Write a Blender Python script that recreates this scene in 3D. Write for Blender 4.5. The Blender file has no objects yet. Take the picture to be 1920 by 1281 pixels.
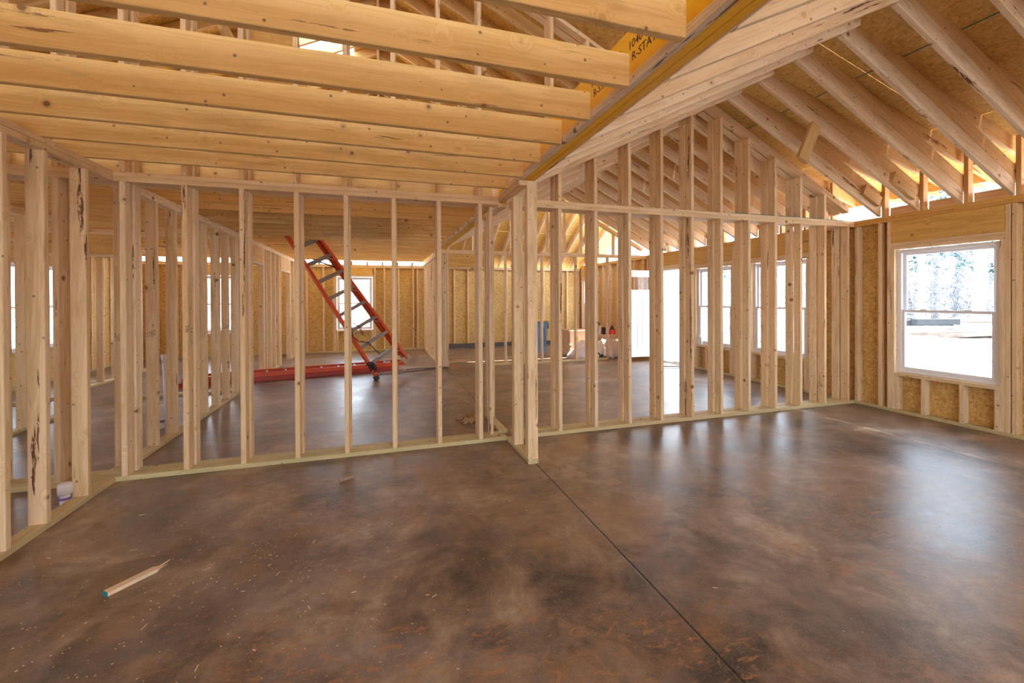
import bpy, bmesh, math, random
from mathutils import Vector, Matrix
R = math.radians
random.seed(7)
SC = bpy.context.scene
COL = SC.collection
H = 2.467            # top of the double plates
W4 = 0.093           # width of a stud
T = 0.040            # thickness of framing lumber
YA = 4.164           # near face of the cross partition
YC = 8.90            # second cross wall
YB = 12.50           # far outside wall
XL = -2.007          # left wall face
XR = 6.15            # right outside wall face
XB0, XB1 = 1.227, 1.320   # stub wall under the beam

# ------------------------------------------------------------------ materials
class NT:
    def __init__(s, name):
        s.m = bpy.data.materials.new(name); s.m.use_nodes = True
        s.t = s.m.node_tree; s.t.nodes.clear()
        s.out = s.n('ShaderNodeOutputMaterial'); s.b = s.n('ShaderNodeBsdfPrincipled')
        s.l(s.b.outputs[0], s.out.inputs[0])
    def n(s, k, **kw):
        a = s.t.nodes.new(k)
        for q, v in kw.items(): setattr(a, q, v)
        return a
    def l(s, a, b): s.t.links.new(a, b)
    def setin(s, nd, key, v):
        if hasattr(v, 'node') or isinstance(v, bpy.types.NodeSocket): s.l(v, nd.inputs[key])
        else: nd.inputs[key].default_value = v
    def math(s, op, a, b=0.0, c=None):
        nd = s.n('ShaderNodeMath', operation=op); s.setin(nd, 0, a); s.setin(nd, 1, b)
        if c is not None: s.setin(nd, 2, c)
        return nd.outputs[0]
    def vmath(s, op, a, b):
        nd = s.n('ShaderNodeVectorMath', operation=op); s.setin(nd, 0, a); s.setin(nd, 1, b); return nd.outputs[0]
    def noise(s, vec, scale, detail=4.0, rough=0.55, dist=0.0):
        nd = s.n('ShaderNodeTexNoise'); s.setin(nd, 'Vector', vec); nd.inputs['Scale'].default_value = scale
        nd.inputs['Detail'].default_value = detail; nd.inputs['Roughness'].default_value = rough
        nd.inputs['Distortion'].default_value = dist
        return nd.outputs['Fac']
    def ramp(s, f, pts):
        nd = s.n('ShaderNodeValToRGB'); cr = nd.color_ramp
        while len(cr.elements) > 1: cr.elements.remove(cr.elements[-1])
        cr.elements[0].position = pts[0][0]; cr.elements[0].color = (*pts[0][1], 1) if len(pts[0][1]) == 3 else pts[0][1]
        for p, c in pts[1:]:
            e = cr.elements.new(p); e.color = (*c, 1) if len(c) == 3 else c
        s.l(f, nd.inputs[0]); return nd.outputs[0]
    def mr(s, v, a, b, c=0.0, d=1.0):
        nd = s.n('ShaderNodeMapRange'); nd.clamp = True; s.setin(nd, 0, v)
        for i, q in enumerate((a, b, c, d)): nd.inputs[i + 1].default_value = q
        return nd.outputs[0]
    def mix(s, f, a, b, mode='MIX'):
        nd = s.n('ShaderNodeMix', data_type='RGBA', blend_type=mode)
        s.setin(nd, 0, f)
        for i, v in ((6, a), (7, b)):
            if isinstance(v, tuple): nd.inputs[i].default_value = (*v, 1) if len(v) == 3 else v
            else: s.l(v, nd.inputs[i])
        return nd.outputs[2]
    def base(s, c):
        if isinstance(c, tuple): s.b.inputs['Base Color'].default_value = (*c, 1)
        else: s.l(c, s.b.inputs['Base Color'])
    def bump(s, h, st, dist=0.01):
        nd = s.n('ShaderNodeBump'); nd.inputs['Strength'].default_value = st; nd.inputs['Distance'].default_value = dist
        s.l(h, nd.inputs['Height']); s.l(nd.outputs[0], s.b.inputs['Normal'])

def wood_mat(name, c_lo, c_hi, c_tint, rough=0.62, knots=1.0, wane=1.0, grain=1.0):
    s = NT(name)
    tc = s.n('ShaderNodeTexCoord').outputs['Object']; oi = s.n('ShaderNodeObjectInfo').outputs['Random']
    cmb = s.n('ShaderNodeCombineXYZ')
    for i, k in enumerate((37.0, 11.0, 23.0)): s.l(s.math('MULTIPLY', oi, k), cmb.inputs[i])
    p = s.vmath('ADD', tc, cmb.outputs[0])
    # knots, round in object space; the grain bends round them
    vo = s.n('ShaderNodeTexVoronoi'); vo.inputs['Scale'].default_value = 5.2; s.l(p, vo.inputs['Vector'])
    kd = vo.outputs['Distance']
    bend = s.mr(kd, 0.05, 0.33, 0.9, 0.0)
    st = s.vmath('MULTIPLY', p, (0.75, 13.0, 13.0))
    off = s.n('ShaderNodeCombineXYZ'); s.l(bend, off.inputs[1]); s.l(bend, off.inputs[2])
    st2 = s.vmath('ADD', st, off.outputs[0])
    g1 = s.noise(st2, 1.0, 5, 0.6, 0.6)
    rings = s.math('SINE', s.math('MULTIPLY', g1, 34.0))
    g2 = s.noise(s.vmath('MULTIPLY', p, (3.0, 120.0, 120.0)), 1.0, 3, 0.6)
    broad = s.noise(s.vmath('MULTIPLY', p, (1.1, 5.0, 5.0)), 1.0, 2, 0.5)
    f = s.math('ADD', s.math('MULTIPLY', s.mr(rings, -1, 1), 0.34 * grain), s.math('ADD', s.math('MULTIPLY', g2, 0.25), s.math('MULTIPLY', broad, 0.55)))
    col = s.ramp(f, [(0.22, c_lo), (0.72, c_hi)])
    col = s.mix(s.math('MULTIPLY', s.mr(oi, 0.0, 1.0), 0.75), col, s.mix(0.65, col, c_tint))
    if wane:
        wn = s.noise(s.vmath('MULTIPLY', p, (1.0, 16.0, 16.0)), 1.0, 3, 0.65)
        gate = s.math('MULTIPLY', s.mr(wn, 0.655, 0.68), s.mr(s.noise(s.vmath('MULTIPLY', p, (12.0, 60.0, 60.0)), 1.0, 4, 0.7), 0.42, 0.50))
        col = s.mix(s.math('MULTIPLY', gate, wane), col, (0.14, 0.055, 0.025))
    if knots:
        kr = s.n('ShaderNodeTexVoronoi'); kr.inputs['Scale'].default_value = 5.2; s.l(p, kr.inputs['Vector'])
        sep = s.n('ShaderNodeSeparateColor'); s.l(kr.outputs['Color'], sep.inputs[0])
        big = s.mr(sep.outputs[0], 0.0, 1.0, 0.02, 0.12)
        k = s.math('SUBTRACT', big, kd); k = s.mr(k, 0.0, 0.022)
        halo = s.mr(s.math('SUBTRACT', s.math('ADD', big, 0.07), kd), 0.0, 0.07)
        col = s.mix(s.math('MULTIPLY', halo, 0.55 * knots), col, (0.42, 0.24, 0.10))
        stn = s.mr(s.noise(s.vmath('MULTIPLY', p, (1.6, 7.0, 7.0)), 1.0, 5, 0.65, 0.8), 0.54, 0.72)
        col = s.mix(s.math('MULTIPLY', stn, 0.45), col, (0.42, 0.25, 0.11))
        col = s.mix(s.math('MULTIPLY', k, 0.85 * knots), col, (0.17, 0.075, 0.03))
        # nail dots and tiny specks
        v2 = s.n('ShaderNodeTexVoronoi'); v2.inputs['Scale'].default_value = 11.0; s.l(p, v2.inputs['Vector'])
        col = s.mix(s.math('MULTIPLY', s.mr(v2.outputs['Distance'], 0.10, 0.075), 0.75 * knots), col, (0.12, 0.07, 0.05))
    s.base(col)
    s.b.inputs['Roughness'].default_value = rough
    s.b.inputs['Specular IOR Level'].default_value = 0.3
    s.bump(s.math('ADD', g2, s.math('MULTIPLY', rings, 0.15)), 0.12, 0.002)
    return s.m

def osb_mat(name, lo, hi, seams=None):
    s = NT(name)
    tc = s.n('ShaderNodeTexCoord').outputs['Object']
    warp = s.n('ShaderNodeTexNoise'); s.l(tc, warp.inputs['Vector']); warp.inputs['Scale'].default_value = 9.0
    q = s.vmath('ADD', tc, s.vmath('MULTIPLY', warp.outputs['Color'], (0.10, 0.10, 0.10)))
    cols = []
    for sc in ((22, 60, 60), (60, 22, 25), (45, 45, 30)):
        v = s.n('ShaderNodeTexVoronoi'); v.inputs['Scale'].default_value = 1.0; s.l(s.vmath('MULTIPLY', q, sc), v.inputs['Vector'])
        sp = s.n('ShaderNodeSeparateColor'); s.l(v.outputs['Color'], sp.inputs[0]); cols.append(sp.outputs[0])
    f = s.math('MULTIPLY', s.math('ADD', s.math('ADD', cols[0], cols[1]), cols[2]), 0.333)
    big = s.noise(tc, 1.6, 3, 0.5)
    f = s.math('ADD', s.math('MULTIPLY', f, 0.75), s.math('MULTIPLY', big, 0.35))
    col = s.ramp(f, [(0.25, lo), (0.5, tuple((a + b) / 2 for a, b in zip(lo, hi))), (0.85, hi)])
    fl = s.noise(s.vmath('MULTIPLY', q, (30, 30, 30)), 1.0, 2, 0.5)
    col = s.mix(s.mr(fl, 0.68, 0.74, 0.0, 0.6), col, tuple(x * 0.35 for x in lo))
    s.base(col); s.b.inputs['Roughness'].default_value = 0.6; s.b.inputs['Specular IOR Level'].default_value = 0.3
    s.bump(f, 0.15, 0.003)
    return s.m

def plain(name, c, rough=0.5, metal=0.0, noise=0.0, scale=20.0, spec=0.5):
    s = NT(name)
    if noise:
        tc = s.n('ShaderNodeTexCoord').outputs['Object']
        n = s.noise(tc, scale, 4, 0.6)
        s.base(s.mix(s.mr(n, 0.3, 0.7, 0.0, noise), c, tuple(x * 0.55 for x in c)))
    else: s.base(c)
    s.b.inputs['Roughness'].default_value = rough; s.b.inputs['Metallic'].default_value = metal
    s.b.inputs['Specular IOR Level'].default_value = spec
    return s.m

M = {}
M['pine'] = wood_mat('pine_lumber', (0.60, 0.42, 0.225), (0.80, 0.615, 0.395), (0.68, 0.43, 0.20))
M['joist'] = wood_mat('pine_joist', (0.60, 0.37, 0.12), (0.77, 0.525, 0.23), (0.62, 0.36, 0.105), wane=0.8)
M['rafter'] = wood_mat('pine_rafter_window_lit', (0.64, 0.47, 0.29), (0.83, 0.68, 0.49), (0.69, 0.46, 0.235))  # paler pine: the cool window light on the rafters is put into the colour
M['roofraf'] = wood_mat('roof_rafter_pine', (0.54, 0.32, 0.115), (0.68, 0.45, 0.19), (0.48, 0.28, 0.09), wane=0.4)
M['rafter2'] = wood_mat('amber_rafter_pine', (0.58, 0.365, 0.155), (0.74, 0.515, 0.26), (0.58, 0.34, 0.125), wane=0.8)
M['treated'] = wood_mat('treated_sill_plate', (0.44, 0.37, 0.17), (0.56, 0.47, 0.25), (0.60, 0.42, 0.22), wane=0.3)
M['header'] = wood_mat('header_lumber', (0.56, 0.31, 0.065), (0.72, 0.45, 0.14), (0.54, 0.28, 0.06), wane=0.5, knots=0.6, grain=1.6)
M['lvl'] = wood_mat('laminated_beam', (0.86, 0.45, 0.015), (0.95, 0.56, 0.03), (0.84, 0.42, 0.015), knots=0.0, wane=0, grain=0.6)
M['grey'] = wood_mat('weathered_wood', (0.20, 0.17, 0.13), (0.34, 0.29, 0.22), (0.20, 0.17, 0.12), wane=0.3)
M['osb'] = osb_mat('osb_wall_sheathing', (0.43, 0.235, 0.055), (0.74, 0.49, 0.18))
M['osb_roof'] = osb_mat('osb_roof_sheathing', (0.54, 0.31, 0.06), (0.84, 0.57, 0.20))
M['vinyl'] = plain('white_vinyl', (0.80, 0.80, 0.84), 0.35)
M['doorwhite'] = plain('white_door_paint', (0.84, 0.84, 0.86), 0.4)
M['orange'] = plain('orange_fibreglass', (0.72, 0.085, 0.02), 0.38, noise=0.35, scale=14)
M['red'] = plain('red_fibreglass', (0.42, 0.035, 0.018), 0.4, noise=0.4, scale=14)
M['alu'] = plain('dull_aluminium', (0.30, 0.245, 0.21), 0.45, 0.35, noise=0.3)
M['alu_light'] = plain('bright_aluminium', (0.62, 0.58, 0.56), 0.4, 0.3)
M['rubber'] = plain('tan_rubber_foot', (0.42, 0.30, 0.17), 0.7, noise=0.5)
M['black'] = plain('black_plastic', (0.02, 0.02, 0.022), 0.5)
M['steel'] = plain('rusty_chain_steel', (0.085, 0.055, 0.045), 0.55, 0.6, noise=0.5, scale=60)
M['pvc'] = plain('white_pvc', (0.82, 0.80, 0.84), 0.35, noise=0.15, scale=8)
M['purple'] = plain('purple_primer', (0.22, 0.14, 0.45), 0.5)
M['blue'] = plain('blue_plastic_bin', (0.16, 0.33, 0.62), 0.45)
M['cardboard'] = plain('cardboard', (0.52, 0.34, 0.22), 0.8, noise=0.4, scale=5)
M['film'] = plain('milky_plastic_film', (0.74, 0.70, 0.74), 0.35, noise=0.3, scale=6)
M['redplastic'] = plain('red_plastic', (0.55, 0.04, 0.03), 0.4)
M['teal'] = plain('teal_paint', (0.0, 0.20, 0.24), 0.5)
M['rope'] = plain('tan_hose', (0.55, 0.42, 0.27), 0.6)
M['ink'] = plain('black_ink', (0.015, 0.012, 0.01), 0.6)
M['stampink'] = plain('faded_grade_stamp', (0.20, 0.14, 0.09), 0.8)
M['green'] = plain('green_sill_foam', (0.05, 0.20, 0.16), 0.7)
M['curb'] = plain('dark_concrete_curb', (0.10, 0.085, 0.08), 0.8, noise=0.4, scale=10)
M['oldplank'] = plain('dusty_plank', (0.22, 0.15, 0.12), 0.9, noise=.4, scale=3)
M['chip'] = plain('sawdust_chip', (0.70, 0.52, 0.34), 0.8, noise=0.3)
M['blackish'] = plain('dark_timber', (0.03, 0.035, 0.04), 0.9)
M['bark'] = plain('pale_bark', (0.50, 0.47, 0.46), 0.9, noise=0.4, scale=4)
M['pinegreen'] = plain('evergreen_needles', (0.02, 0.09, 0.075), 0.8, noise=0.6, scale=2)
M['brush'] = plain('bare_brush', (0.17, 0.19, 0.22), 0.9, noise=0.5, scale=3)
M['paper'] = plain('crumpled_brown_paper', (0.50, 0.30, 0.15), 0.8, noise=0.5, scale=12)

def glass_mat():
    s = NT('window_glass'); t = s.t
    tr = s.n('ShaderNodeBsdfTransparent'); tr.inputs[0].default_value = (0.95, 0.97, 0.98, 1)
    gl = s.n('ShaderNodeBsdfGlossy'); gl.inputs['Roughness'].default_value = 0.0
    lw = s.n('ShaderNodeLayerWeight'); lw.inputs[0].default_value = 0.5
    fr = s.math('ADD', s.math('MULTIPLY', s.math('POWER', lw.outputs['Facing'], 5.0), 0.85), 0.03)
    mx = s.n('ShaderNodeMixShader'); s.l(fr, mx.inputs[0]); s.l(tr.outputs[0], mx.inputs[1]); s.l(gl.outputs[0], mx.inputs[2])
    s.l(mx.outputs[0], s.out.inputs[0]); return s.m
M['glass'] = glass_mat()

def floor_mat():
    s = NT('stained_concrete')
    geo = s.n('ShaderNodeTexCoord').outputs['Object']
    def nz(off, sc, det=6, ro=.62, di=.6): return s.noise(s.vmath('ADD', geo, off), sc, det, ro, di)
    a = nz((0, 0, 0), 0.9); b = nz((31, 7, 0), 2.6, 9, .70); c = nz((3, 57, 0), 11.0, 8, .72, .3); fine = nz((1, 1, 0), 130, 2, .5, 0)
    f = s.math('ADD', s.math('MULTIPLY', a, 0.45), s.math('ADD', s.math('MULTIPLY', b, 0.38), s.math('MULTIPLY', c, .17)))
    col = s.ramp(f, [(0.40, (0.050, 0.040, 0.034)), (0.465, (0.140, 0.096, 0.066)), (0.52, (0.235, 0.165, 0.115)), (0.59, (0.39, 0.30, 0.215))])
    rust = s.mr(s.math('ADD', nz((90, 11, 0), 1.1, 8, .68, .9), s.math('MULTIPLY', c, .12)), 0.56, 0.70)
    col = s.mix(s.math('MULTIPLY', rust, 0.65), col, (0.27, 0.135, 0.055))
    grey = s.mr(nz((44, 3, 0), 1.4, 7, .66), 0.52, 0.66)
    col = s.mix(s.math('MULTIPLY', grey, 0.55), col, (0.145, 0.135, 0.140))
    dark = s.mr(s.math('ADD', nz((17, 71, 0), 1.7, 5, .60, .3), s.math('MULTIPLY', c, .15)), 0.60, 0.86)
    col = s.mix(s.math('MULTIPLY', dark, 0.75), col, (0.040, 0.038, 0.048))
    # scraped clay marks
    scr = s.noise(s.vmath('MULTIPLY', s.vmath('ADD', geo, (5, 5, 0)), (7, 16, 1)), 1.0, 5, 0.72, 1.8)
    scm = s.math('MULTIPLY', s.mr(scr, 0.55, 0.61), s.mr(nz((8, 2, 0), 0.8, 4), 0.47, 0.58))
    col = s.mix(s.math('MULTIPLY', scm, 0.75), col, (0.36, 0.165, 0.065))
    # round blotches
    v = s.n('ShaderNodeTexVoronoi'); v.inputs['Scale'].default_value = 1.25; s.l(geo, v.inputs['Vector'])
    bl = s.mr(s.math('ADD', v.outputs['Distance'], s.math('MULTIPLY', c, 0.05)), 0.145, 0.045)
    col = s.mix(s.math('MULTIPLY', bl, 0.7), col, (0.05, 0.045, 0.052))
    # control joint cut in the slab
    sep = s.n('ShaderNodeSeparateXYZ'); s.l(geo, sep.inputs[0])
    dx = s.math('ABSOLUTE', s.math('SUBTRACT', s.math('ADD', sep.outputs[0], s.math('MULTIPLY', s.noise(geo, 8, 3), 0.006)), 1.298))
    j = s.mr(dx, 0.0085, 0.005)
    col = s.mix(s.math('MULTIPLY', j, 0.95), col, (0.015, 0.011, 0.01))
    col = s.mix(s.mr(fine, 0.60, 0.72, 0.0, 0.40), col, (0.46, 0.37, 0.29))
    s.base(col)
    s.l(s.mr(s.math('ADD', s.math('MULTIPLY', a, .6), s.math('MULTIPLY', b, .4)), 0.3, 0.7, 0.26, 0.44), s.b.inputs['Roughness'])
    s.b.inputs['Specular IOR Level'].default_value = 0.6
    s.bump(s.math('SUBTRACT', s.math('ADD', s.math('MULTIPLY', c, 0.7), s.math('MULTIPLY', fine, 0.10)), j), 0.30, 0.008)
    return s.m
M['floor'] = floor_mat()

def ground_mat():
    s = NT('pale_sandy_ground'); tc = s.n('ShaderNodeTexCoord').outputs['Object']
    n = s.noise(tc, 0.7, 9, 0.72, 0.5)
    n2 = s.noise(s.vmath('MULTIPLY', tc, (0.6, 3.0, 1.0)), 1.2, 6, 0.8)
    c = s.ramp(s.math('ADD', s.math('MULTIPLY', n, .5), s.math('MULTIPLY', n2, .5)), [(0.42, (0.045, 0.032, 0.03)), (0.47, (0.085, 0.070, 0.068)), (0.50, (0.45, 0.40, 0.38)), (0.56, (0.72, 0.67, 0.64))])
    s.base(c); s.b.inputs['Roughness'].default_value = 0.95; s.bump(n, 0.8, 0.15); return s.m
M['ground'] = ground_mat()

# ------------------------------------------------------------------ helpers
def link(name, me, parent=None, loc=(0, 0, 0), mw=None):
    o = bpy.data.objects.new(name, me); COL.objects.link(o)
    if mw is not None:
        if parent:
            o.parent = parent; o.matrix_basis = Matrix.Translation(-parent_origin(parent)) @ mw
        else: o.matrix_basis = mw
    else:
        if parent: o.parent = parent; o.location = Vector(loc) - parent_origin(parent)
        else: o.location = loc
    return o
def parent_origin(p):           # every parent here carries translation only, or is handled by its own matrix
    v = Vector((0, 0, 0))
    while p: v += p.location; p = p.parent
    return v
def thing(name, loc, label, cat, group=None):
    o = bpy.data.objects.new(name, None); o.empty_display_size = 0.1; COL.objects.link(o); o.location = loc
    o['label'] = label; o['category'] = cat
    if group: o['group'] = group
    return o
def tag(o, label, cat, group=None, kind=None):
    o['label'] = label; o['category'] = cat
    if group: o['group'] = group
    if kind: o['kind'] = kind
    return o
def struct(name, loc=None, me=None, mw=None):
    if me is None:
        o = bpy.data.objects.new(name, None); COL.objects.link(o); o.location = loc or (0, 0, 0)
    else: o = link(name, me, None, loc or (0, 0, 0), mw)
    o['kind'] = 'structure'; return o

_cache = {}
def board_mesh(L, w, t, mat, ch=0.003, skew=0.0):
    key = (round(L, 3), round(w, 4), round(t, 4), mat, round(skew, 4))
    if key in _cache: return _cache[key]
    a, b = t / 2, w / 2; c = min(ch, t * 0.2)
    sec = [(-a + c, -b), (a - c, -b), (a, -b + c), (a, b - c), (a - c, b), (-a + c, b), (-a, b - c), (-a, -b + c)]
    vs = []; x0, x1 = -L / 2, L / 2
    for x in (x0, x1): vs += [(x + (z + b) * skew, y, z) for y, z in sec]
    fs = [tuple(range(7, -1, -1)), tuple(range(8, 16))] + [(i, (i + 1) % 8, 8 + (i + 1) % 8, 8 + i) for i in range(8)]
    me = bpy.data.meshes.new('board'); me.from_pydata(vs, [], fs); me.materials.append(M[mat]); me.update()
    _cache[key] = me; return me
def board(name, p0, p1, w, t, up, parent=None, mat='pine', mesh=None):
    p0 = Vector(p0); p1 = Vector(p1); d = (p1 - p0); L = d.length; x = d / L
    z = Vector(up); z = (z - x * z.dot(x)).normalized(); y = z.cross(x)
    m = Matrix((x, y, z)).transposed().to_4x4(); m.translation = (p0 + p1) / 2
    return link(name, mesh or board_mesh(L, w, t, mat), parent, mw=m)
def post(name, x, y, z0, z1, wx, wy, parent=None, mat='pine'):      # a vertical board by its min corner and sizes
    c = (x + wx / 2, y + wy / 2)
    if wx >= wy: return board(name, (*c, z0), (*c, z1), wx, wy, (1, 0, 0), parent, mat)
    return board(name, (*c, z0), (*c, z1), wy, wx, (0, 1, 0), parent, mat)
def rail(name, a, b, z0, z1, c0, c1, axis, parent=None, mat='pine'):  # horizontal board along axis from a to b
    zc = (z0 + z1) / 2; cc = (c0 + c1) / 2; w = z1 - z0; t = c1 - c0
    p0, p1 = ((a, cc, zc), (b, cc, zc)) if axis == 'X' else ((cc, a, zc), (cc, b, zc))
    if w >= t: return board(name, p0, p1, w, t, (0, 0, 1), parent, mat)
    return board(name, p0, p1, t, w, (0, 1, 0) if axis == 'X' else (1, 0, 0), parent, mat)

class MB:
    def __init__(s): s.v = []; s.f = []; s.mi = []; s.mats = []
    def mat(s, m):
        if m not in s.mats: s.mats.append(m)
        return s.mats.index(m)
    def add(s, vs, fs, m):
        n = len(s.v); s.v += [tuple(v) for v in vs]; k = s.mat(m)
        for f in fs: s.f.append(tuple(n + i for i in f)); s.mi.append(k)
    def box(s, x0, y0, z0, x1, y1, z1, m, mw=None):
        vs = [Vector(p) for p in ((x0, y0, z0), (x1, y0, z0), (x1, y1, z0), (x0, y1, z0), (x0, y0, z1), (x1, y0, z1), (x1, y1, z1), (x0, y1, z1))]
        if mw: vs = [mw @ v for v in vs]
        s.add(vs, [(3, 2, 1, 0), (4, 5, 6, 7), (0, 1, 5, 4), (1, 2, 6, 5), (2, 3, 7, 6), (3, 0, 4, 7)], m)
    def cyl(s, p0, p1, r0, r1, m, n=12, cap=True):
        p0 = Vector(p0); p1 = Vector(p1); d = (p1 - p0).normalized()
        u = d.orthogonal().normalized(); w = d.cross(u); vs = []
        for p, r in ((p0, r0), (p1, r1)):
            for i in range(n):
                a = 2 * math.pi * i / n; vs.append(p + (u * math.cos(a) + w * math.sin(a)) * r)
        fs = [(i, (i + 1) % n, n + (i + 1) % n, n + i) for i in range(n)]
        if cap: fs += [tuple(range(n - 1, -1, -1)), tuple(range(n, 2 * n))]
        s.add(vs, fs, m)
    def lathe(s, prof, m, n=20, mw=None):
        vs = []; k = len(prof)
        for i in range(n):
            a = 2 * math.pi * i / n
            for r, z in prof: vs.append(Vector((r * math.cos(a), r * math.sin(a), z)))
        if mw: vs = [mw @ v for v in vs]
        fs = [(i * k + j, ((i + 1) % n) * k + j, ((i + 1) % n) * k + j + 1, i * k + j + 1) for i in range(n) for j in range(k - 1)]
        s.add(vs, fs, m)
    def tube(s, pts, r, m, n=6, closed=False):
        pts = [Vector(p) for p in pts]; k = len(pts); vs = []; prev = None
        for i, p in enumerate(pts):
            a = pts[(i - 1) % k] if (closed or i > 0) else p; b = pts[(i + 1) % k] if (closed or i < k - 1) else p
            d = (b - a).normalized()
            u = (prev - d * prev.dot(d)).normalized() if prev is not None else d.orthogonal().normalized()
            prev = u; w = d.cross(u)
            for j in range(n):
                t = 2 * math.pi * j / n; vs.append(p + (u * math.cos(t) + w * math.sin(t)) * r)
        fs = []
        for i in range(k if closed else k - 1):
            q = (i + 1) % k
            for j in range(n): fs.append((i * n + j, i * n + (j + 1) % n, q * n + (j + 1) % n, q * n + j))
        if not closed: fs += [tuple(range(n - 1, -1, -1)), tuple((k - 1) * n + j for j in range(n))]
        s.add(vs, fs, m)
    def mesh(s, name, smooth=False):
        me = bpy.data.meshes.new(name); me.from_pydata([tuple(v) for v in s.v], [], s.f)
        for m in s.mats: me.materials.append(M[m])
        me.polygons.foreach_set('material_index', s.mi)
        if smooth: me.polygons.foreach_set('use_smooth', [True] * len(s.f))
        me.update(); return me
    def build(s, name, parent=None, loc=(0, 0, 0), smooth=False, mw=None):
        return link(name, s.mesh(name, smooth), parent, loc, mw)
ORD = ['first', 'second', 'third', 'fourth', 'fifth', 'sixth', 'seventh', 'eighth', 'ninth', 'tenth', 'eleventh', 'twelfth', 'thirteenth',
       'fourteenth', 'fifteenth', 'sixteenth', 'seventeenth', 'eighteenth', 'nineteenth', 'twentieth', 'twenty-first', 'twenty-second',
       'twenty-third', 'twenty-fourth', 'twenty-fifth']

# ------------------------------------------------------------------ camera
cam = bpy.data.cameras.new('camera'); co = bpy.data.objects.new('camera', cam); COL.objects.link(co)
fpx, yaw, pitch, roll, cy = 801.84, R(17.2108), R(-0.2853), R(-0.2591), 563.78
F = Vector((math.sin(yaw) * math.cos(pitch), math.cos(yaw) * math.cos(pitch), math.sin(pitch)))
Rr = Vector((math.cos(yaw), -math.sin(yaw), 0)); U = Rr.cross(F)
R2 = Rr * math.cos(roll) + U * math.sin(roll); U2 = -Rr * math.sin(roll) + U * math.cos(roll)
m = Matrix((R2, U2, -F)).transposed().to_4x4(); m.translation = (0, 0, 1.4425); co.matrix_world = m
cam.sensor_fit = 'HORIZONTAL'; cam.sensor_width = 36; cam.lens = fpx / 1920 * 36
cam.shift_y = -(640.5 - cy) / 1920; cam.clip_end = 300; cam.clip_start = 0.02
SC.camera = co

# ------------------------------------------------------------------ ground, slab, roof sheathing
g = MB(); n = 44; sz = 150.0
for i in range(n + 1):
    for j in range(n + 1):
        x = -60 + sz * i / n; y = -50 + sz * j / n
        dd = max(0.0, abs(x) - 9, abs(y - 5) - 10)
        g.v.append((x, y, -0.32 + min(dd, 8) * 0.012 * math.sin(x * 1.7 + y * .9) + max(0, x - 30) * 0.012))
for i in range(n):
    for j in range(n):
        a = i * (n + 1) + j; g.f.append((a, a + n + 1, a + n + 2, a + 1)); g.mi.append(0)
g.mats = ['ground']
go = struct('ground', me=g.mesh('ground', True)); go['label'] = 'pale churned sandy ground outside the house'
fl = MB(); fl.box(-5.75, -4.2, -0.3, 6.26, 12.64, 0.0, 'floor'); struct('floor', me=fl.mesh('floor'))

DECK = 0.016
def deck(a, b, y0, y1, holes=None, name='ceiling'):      # OSB roof deck from (x,z) a to b along Y
    (xa, za), (xb, zb) = a, b; s = MB()
    s.add([(xa, y0, za), (xb, y0, zb), (xb, y1, zb), (xa, y1, za), (xa, y0, za + DECK), (xb, y0, zb + DECK), (xb, y1, zb + DECK), (xa, y1, za + DECK)],
          [(3, 2, 1, 0), (4, 5, 6, 7), (0, 1, 5, 4), (1, 2, 6, 5), (2, 3, 7, 6), (3, 0, 4, 7)], 'osb_roof')
    return struct(name, me=s.mesh('roof_deck'))
mainL = lambda x: 5.25 + 0.50 * x            # underside of the main roof rafters, left slope
mainR = lambda x: 5.25 - 0.48 * x
low = lambda x: 3.60 - 0.298 * (x - 4.48)    # underside of the sheathing over the vaulted room
RD = 0.16
XK = 2.64
# right slope over the vaulted room, in separate sheets so that the joints show
xs = [XK, 4.50, 5.70, 6.78]
for k in range(3):
    for (ya, yb) in ((-4.4, -1.95), (-1.947, 0.49), (0.493, 2.93), (2.933, 5.37), (5.373, 7.81), (7.813, 9.05)):
        deck((xs[k] + 0.003, low(xs[k] + 0.003)), (xs[k + 1] - 0.003, low(xs[k + 1] - 0.003)), ya, yb)
clip = MB()
for (ya, yb) in ((0.5, 2.93), (2.93, 5.37)):
    clip.box(4.490, ya, low(4.49) - 0.004, 4.510, yb, low(4.49) + 0.004, 'green')
struct('trim_1', me=clip.mesh('sheathing_edge'))
deck((0, mainR(0) + RD), (XK, mainR(XK) + RD - .01), -4.4, 12.9)
deck((-6.2, mainL(-6.2) + RD), (0, mainL(0) + RD), -4.4, 5.95)
deck((-6.2, mainL(-6.2) + RD), (-1.15, mainL(-1.15) + RD), 5.95, 7.2)
deck((-0.35, mainL(-0.35) + RD), (0, mainL(0) + RD), 5.95, 7.2)
deck((-6.2, mainL(-6.2) + RD), (0, mainL(0) + RD), 7.2, 12.9)
# hip sheathing beyond the second cross wall
hz = lambda y: 2.62 + 0.62 * (YB - y)
hp = MB(); 
for (ya, yb) in ((9.02, 10.2), (10.206, 11.4), (11.406, 13.0)):
    hp.add([(1.2, ya, hz(ya)), (6.9, ya, hz(ya)), (6.9, yb, hz(yb)), (1.2, yb, hz(yb)), (1.2, ya, hz(ya) + DECK), (6.9, ya, hz(ya) + DECK), (6.9, yb, hz(yb) + DECK), (1.2, yb, hz(yb) + DECK)],
           [(3, 2, 1, 0), (4, 5, 6, 7), (0, 1, 5, 4), (1, 2, 6, 5), (2, 3, 7, 6), (3, 0, 4, 7)], 'osb_roof')
struct('ceiling', me=hp.mesh('hip_deck'))

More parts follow.
